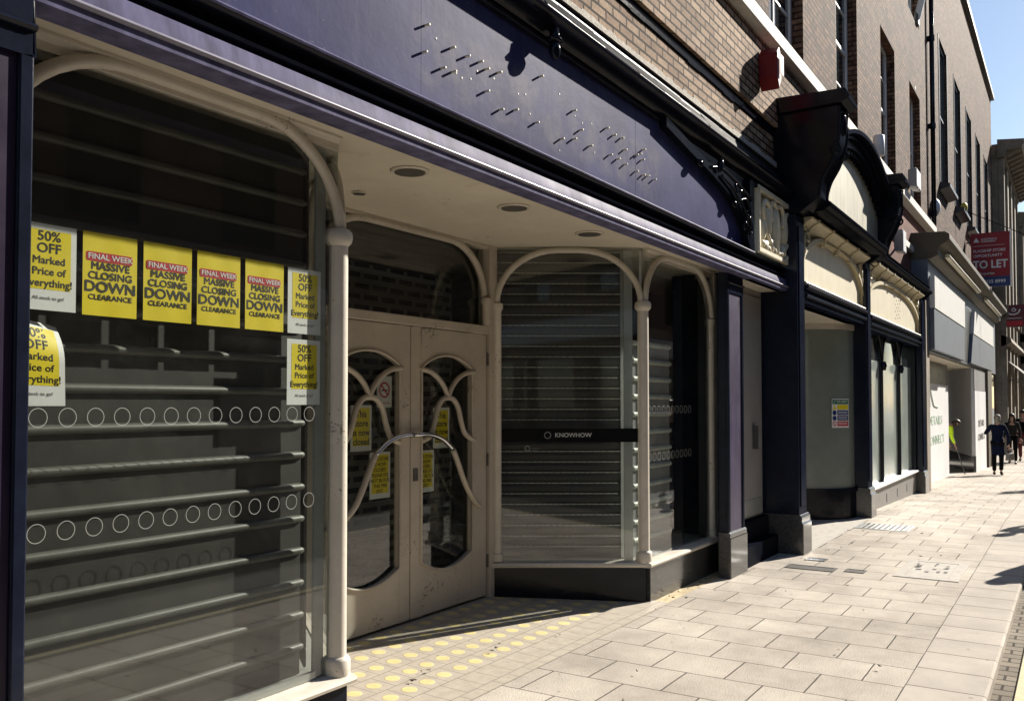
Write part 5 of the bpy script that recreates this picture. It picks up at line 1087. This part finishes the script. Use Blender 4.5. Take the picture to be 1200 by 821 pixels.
for x, y in [(3.6, 3.5), (4.16, 3.26), (4.2, 3.24), (4.0, 3.2), (4.02, 3.19), (4.75, 3.16), (4.9, 3.2), (5.35, 3.0), (5.36, 3.02), (4.45, 3.36), (6.4, 2.75), (6.9, 2.7), (9.9, 2.3), (9.95, 2.28), (10.2, 2.2), (7.3, 2.6)] + [(random.uniform(6.8, 8.3), random.gauss(2.84, .03)) for _ in range(16)] + [(random.uniform(3.2, 12), random.uniform(.9, 2.7)) for _ in range(22)]:
    a = random.uniform(0, 6.28); r = random.uniform(.008, .024); z = .02 + max(0, (y - 2.98)) * .05
    lf.quad((x + r * math.cos(a), y + r * math.sin(a), z + .008), (x - r * .5 * math.sin(a), y + r * .5 * math.cos(a), z), (x - r * math.cos(a), y - r * math.sin(a), z + .012), (x + r * .5 * math.sin(a), y - r * .5 * math.cos(a), z + .003))
tag(lf.build("leaf_litter", "leafdry"), kind="stuff")

# ------------------------------------------------------------------ people
def skin_mesh(nodes, edges, sub=1):
    """nodes: name -> (pos, rx, ry); edges between names; returns a mesh"""
    names = list(nodes); me = bpy.data.meshes.new("sk"); me.from_pydata([nodes[n][0] for n in names], [(names.index(a), names.index(b)) for a, b in edges], [])
    ob = bpy.data.objects.new("sk", me); COL.objects.link(ob)
    ob.modifiers.new("s", 'SKIN'); sd_ = ob.modifiers.new("u", 'SUBSURF'); sd_.levels = sub; sd_.render_levels = sub
    for i, n in enumerate(names): me.skin_vertices[0].data[i].radius = (nodes[n][1], nodes[n][2]); me.skin_vertices[0].data[i].use_root = (i == 0)
    bpy.context.view_layer.update()
    out = bpy.data.meshes.new_from_object(ob.evaluated_get(bpy.context.evaluated_depsgraph_get()))
    bpy.data.objects.remove(ob); return out
def person(loc, heading, label, P, top, legs, hair, hairlen, skirt=False, h=1.65, topm2=None, group=None):
    """P: pose dict of joint positions, front = -Y local, x = person's left"""
    r_ = root("person", loc, label, "person", group)
    s = h / 1.7
    D_ = dict(pel=(0, 0, .95), wst=(0, 0, 1.08), che=(0, 0, 1.28), nck=(0, 0, 1.44), hd0=(0, -.01, 1.52), hd1=(0, -.015, 1.6), hd2=(0, -.01, 1.67),
              shL=(.17, 0, 1.39), elL=(.23, .02, 1.11), wrL=(.24, -.05, .87), haL=(.24, -.07, .78), shR=(-.17, 0, 1.39), elR=(-.23, .02, 1.11), wrR=(-.24, -.05, .87), haR=(-.24, -.07, .78),
              hiL=(.09, 0, .90), knL=(.10, -.05, .49), anL=(.10, .02, .09), toL=(.11, -.13, .035), hiR=(-.09, 0, .90), knR=(-.10, .02, .49), anR=(-.10, .12, .1), toR=(-.11, 0, .04))
    D_.update(P)
    ro = Matrix.Translation(loc) @ Matrix.Rotation(heading, 4, 'Z') @ Matrix.Diagonal((s, s, s, 1))
    RAD = dict(pel=(.135, .105), wst=(.12, .09), che=(.145, .1), nck=(.05, .05), hd0=(.055, .06), hd1=(.075, .09), hd2=(.06, .07), shL=(.055, .055), elL=(.04, .04), wrL=(.027, .027), haL=(.035, .018), shR=(.055, .055), elR=(.04, .04), wrR=(.027, .027), haR=(.035, .018),
               hiL=(.085, .085), knL=(.055, .055), anL=(.038, .038), toL=(.035, .025), hiR=(.085, .085), knR=(.055, .055), anR=(.038, .038), toR=(.035, .025))
    EB = [('pel', 'wst'), ('wst', 'che'), ('che', 'nck'), ('nck', 'hd0'), ('hd0', 'hd1'), ('hd1', 'hd2')] + [(a + q, b + q) for q in 'LR' for a, b in (('sh', 'el'), ('el', 'wr'), ('wr', 'ha'), ('hi', 'kn'), ('kn', 'an'), ('an', 'to'))] + [('che', 'shL'), ('che', 'shR'), ('pel', 'hiL'), ('pel', 'hiR')]
    def mk(nm, keys, grow, m, extra=None):
        nd = {k: (Vector(D_[k]), RAD[k][0] * grow.get(k, grow.get('*', 1)), RAD[k][1] * grow.get(k, grow.get('*', 1))) for k in keys}
        me = skin_mesh(nd, [e for e in EB if e[0] in keys and e[1] in keys] + (extra or []))
        me.transform(ro); me.name = nm; o = bpy.data.objects.new(nm, me); COL.objects.link(o); me.materials.append(M[m])
        for f in me.polygons: f.use_smooth = True
        adopt(o, r_); return o
    body = mk("body", list(D_), {'*': .9, 'hd0': 1, 'hd1': 1, 'hd2': 1, 'haL': 1, 'haR': 1}, "skin")
    # fingers, nose and ears joined into the body surface
    fb = MB()
    for q in 'LR':
        a, b_ = Vector(D_['wr' + q]), Vector(D_['ha' + q]); d = (b_ - a).normalized(); sd2 = d.cross(Vector((0, 0, 1)) if abs(d.z) < .9 else Vector((0, 1, 0))).normalized(); up_ = sd2.cross(d)
        for k in range(4): o0 = b_ + sd2 * (.024 - .016 * k); fb.tube([o0, o0 + d * (.05 - .006 * abs(k - 1.3)) + up_ * .008, o0 + d * (.085 - .012 * abs(k - 1.3)) + up_ * .028], [.009, .0085, .006], 6)
        o0 = a + d * .035 + sd2 * .03; fb.tube([o0, o0 + sd2 * .025 + d * .03, o0 + sd2 * .03 + d * .06], [.011, .01, .007], 6)
    hc_ = Vector(D_['hd1']); fb.blob(hc_ + Vector((0, -.10, 0)), .014, .022, .022); fb.blob(hc_ + Vector((.08, 0, -.005)), .012, .022, .032); fb.blob(hc_ + Vector((-.08, 0, -.005)), .012, .022, .032)
    fb.bm.transform(ro); bm = bmesh.new(); bm.from_mesh(body.data)
    tmp = bpy.data.meshes.new("x"); fb.bm.to_mesh(tmp); fb.bm.free(); bm.from_mesh(tmp); bpy.data.meshes.remove(tmp); bm.to_mesh(body.data); bm.free()
    for f in body.data.polygons: f.use_smooth = True
    up = ['pel', 'wst', 'che', 'shL', 'elL', 'wrL', 'shR', 'elR', 'wrR']
    mk("jacket" if not skirt else "coat", up, {'*': 1.28, 'pel': 1.3, 'che': 1.2}, top)
    if skirt:
        mb = MB(); c0 = Vector(D_['pel'])
        mb.lathe([(.14, 1.1), (.165, .95), (.17, .75), (.17, .58), (.15, .575)], c0.x, c0.y, 18, 1, .78); mb.bm.transform(ro); mb.build("coat_skirt", top, r_, smooth=True)
    mk("trousers", ['pel', 'hiL', 'knL', 'anL', 'hiR', 'knR', 'anR'], {'*': 1.25, 'pel': 1.05, 'anL': 1.5, 'anR': 1.5}, legs)
    sh = MB()
    for q in 'LR':
        a, t = Vector(D_['an' + q]), Vector(D_['to' + q]); sh.tube([a + Vector((0, .04, -.055)), a + Vector((0, 0, -.045)), t + Vector((0, .03, 0)), t + Vector((0, -.03, -.01))], [.035, .045, .045, .025], 8, sy=.9)
    sh.bm.transform(ro); sh.build("shoes", "shoe", r_, smooth=True)
    hm = MB(); hm.blob(Vector(D_['hd2']) + Vector((0, .018, -.025)), .092, .105, .085, u=16, v=10)
    hm.blob(Vector(D_['hd1']) + Vector((0, .045, -.02)), .088, .075, .095, u=14, v=8)
    if hairlen:
        for sx_ in (-1, 1): hm.blob(hc_ + Vector((sx_ * .07, .02, -.12)), .045, .06, .17, u=12, v=8)
        hm.blob(hc_ + Vector((0, .06, -.1)), .09, .05, .17, u=12, v=8)
    else: hm.blob(hc_ + Vector((0, .06, -.07)), .07, .045, .06)
    hm.bm.transform(ro); hm.build("hair", hair, r_, smooth=True)
    return r_, ro
STRIDE = dict(knL=(.10, -.06, .50), anL=(.10, -.08, .09), toL=(.11, -.23, .035), knR=(-.09, .0, .49), anR=(-.09, .18, .13), toR=(-.1, .06, .04))
# walking away along the pavement: front is +X, so heading turns -Y to +X
H_away = R(90); H_to = R(-90)
r1, ro1 = person((26.95, 1.80, zg(26.95)), H_away, "person with grey hair in a navy coat walking away carrying a handbag", dict(STRIDE, elL=(.32, -.02, 1.16), wrL=(.22, -.20, 1.25), haL=(.16, -.24, 1.31), elR=(-.27, .03, 1.10), wrR=(-.28, -.03, .86), haR=(-.28, -.05, .78)), "navycloth", "blackcloth", "greyhair", False, True, h=1.58)
r_ = root("handbag", ro1 @ Vector((-.30, -.05, .48)), "grey handbag with two handles carried by the person in the navy coat", "bag")
mb = MB(); mb.prism([(-.14, .42), (.14, .42), (.11, .62), (-.11, .62)], 'y', -.05, .05); mb.bm.transform(ro1 @ Matrix.Translation((-.30, -.05, 0)) @ Matrix.Rotation(R(55), 4, 'Z')); mb.build("bag_body", "bag", r_, bevel=.015)
mb = MB()
for y in (-.035, .035): mb.tube(smooth_path([(-.08, y, .61), (-.06, y, .72), (0, y * .4, .755), (.06, y, .72), (.08, y, .61)]), .008)
mb.bm.transform(ro1 @ Matrix.Translation((-.30, -.05, 0)) @ Matrix.Rotation(R(55), 4, 'Z')); mb.build("handle", "bag", r_, smooth=True)
person((34.3, 1.86, zg(34.3)), H_to, "person with long dark hair in a charcoal jacket walking towards the camera", dict(STRIDE), "greycloth", "blackcloth", "brownhair", True, h=1.66)
person((36.0, 1.62, zg(36)), H_to, "person in a black coat and maroon trousers at the right edge of the street", dict(STRIDE), "blackcloth", "maroon", "brownhair", False, h=1.78)
# bent worker behind the end of the hoarding
bend = dict(wst=(0, -.04, 1.05), che=(0, -.2, 1.2), nck=(0, -.33, 1.28), hd0=(0, -.40, 1.30), hd1=(0, -.46, 1.33), hd2=(0, -.50, 1.38), shL=(.17, -.24, 1.22), elL=(.2, -.26, .97), wrL=(.18, -.36, .78), haL=(.17, -.39, .70), shR=(-.17, -.24, 1.22), elR=(-.24, -.2, .98), wrR=(-.26, -.28, .80), haR=(-.26, -.31, .72))
rw, row = person((26.5, 3.16, zg(26.5)), R(35), "bent over worker in a hi-vis yellow vest beside the white hoarding", bend, "hivis", "blackcloth", "brownhair", False, h=1.72)
r_ = root("litter_picker", row @ Vector((-.26, -.33, .7)), "thin dark litter picker stick held by the hi-vis worker", "tool")
MB().tube([row @ Vector((-.26, -.30, .76)), row @ Vector((-.36, -.50, -.02))], .012, 8).build("stick", "iron", r_); MB().tube([row @ Vector((-.26, -.30, .80)), row @ Vector((-.26, -.33, .70))], .02, 8).build("grip", "ink", r_)
# passers-by just outside the frame whose shadows reach the pavement
person((11.75, -.36, -.07), R(100), "person in a dark jacket in the road casting the nearest shadow", {}, "greycloth", "blackcloth", "brownhair", True, h=1.68, group="passers-by in the road")
person((12.0, -.52, -.07), R(85), "person in a navy coat close beside the one casting the nearest shadow", {}, "navycloth", "blackcloth", "greyhair", False, h=1.74, group="passers-by in the road")
person((15.0, -.20, -.07), R(-90), "person in a black jacket casting the middle shadow over the kerb", dict(STRIDE), "blackcloth", "greycloth", "brownhair", False, h=1.7, group="passers-by in the road")
person((21.9, .30, zg(21.9) - .07), R(-90), "person in maroon trousers casting the thin far shadow by the gutter", dict(STRIDE), "greycloth", "maroon", "brownhair", True, h=1.66, group="passers-by in the road")
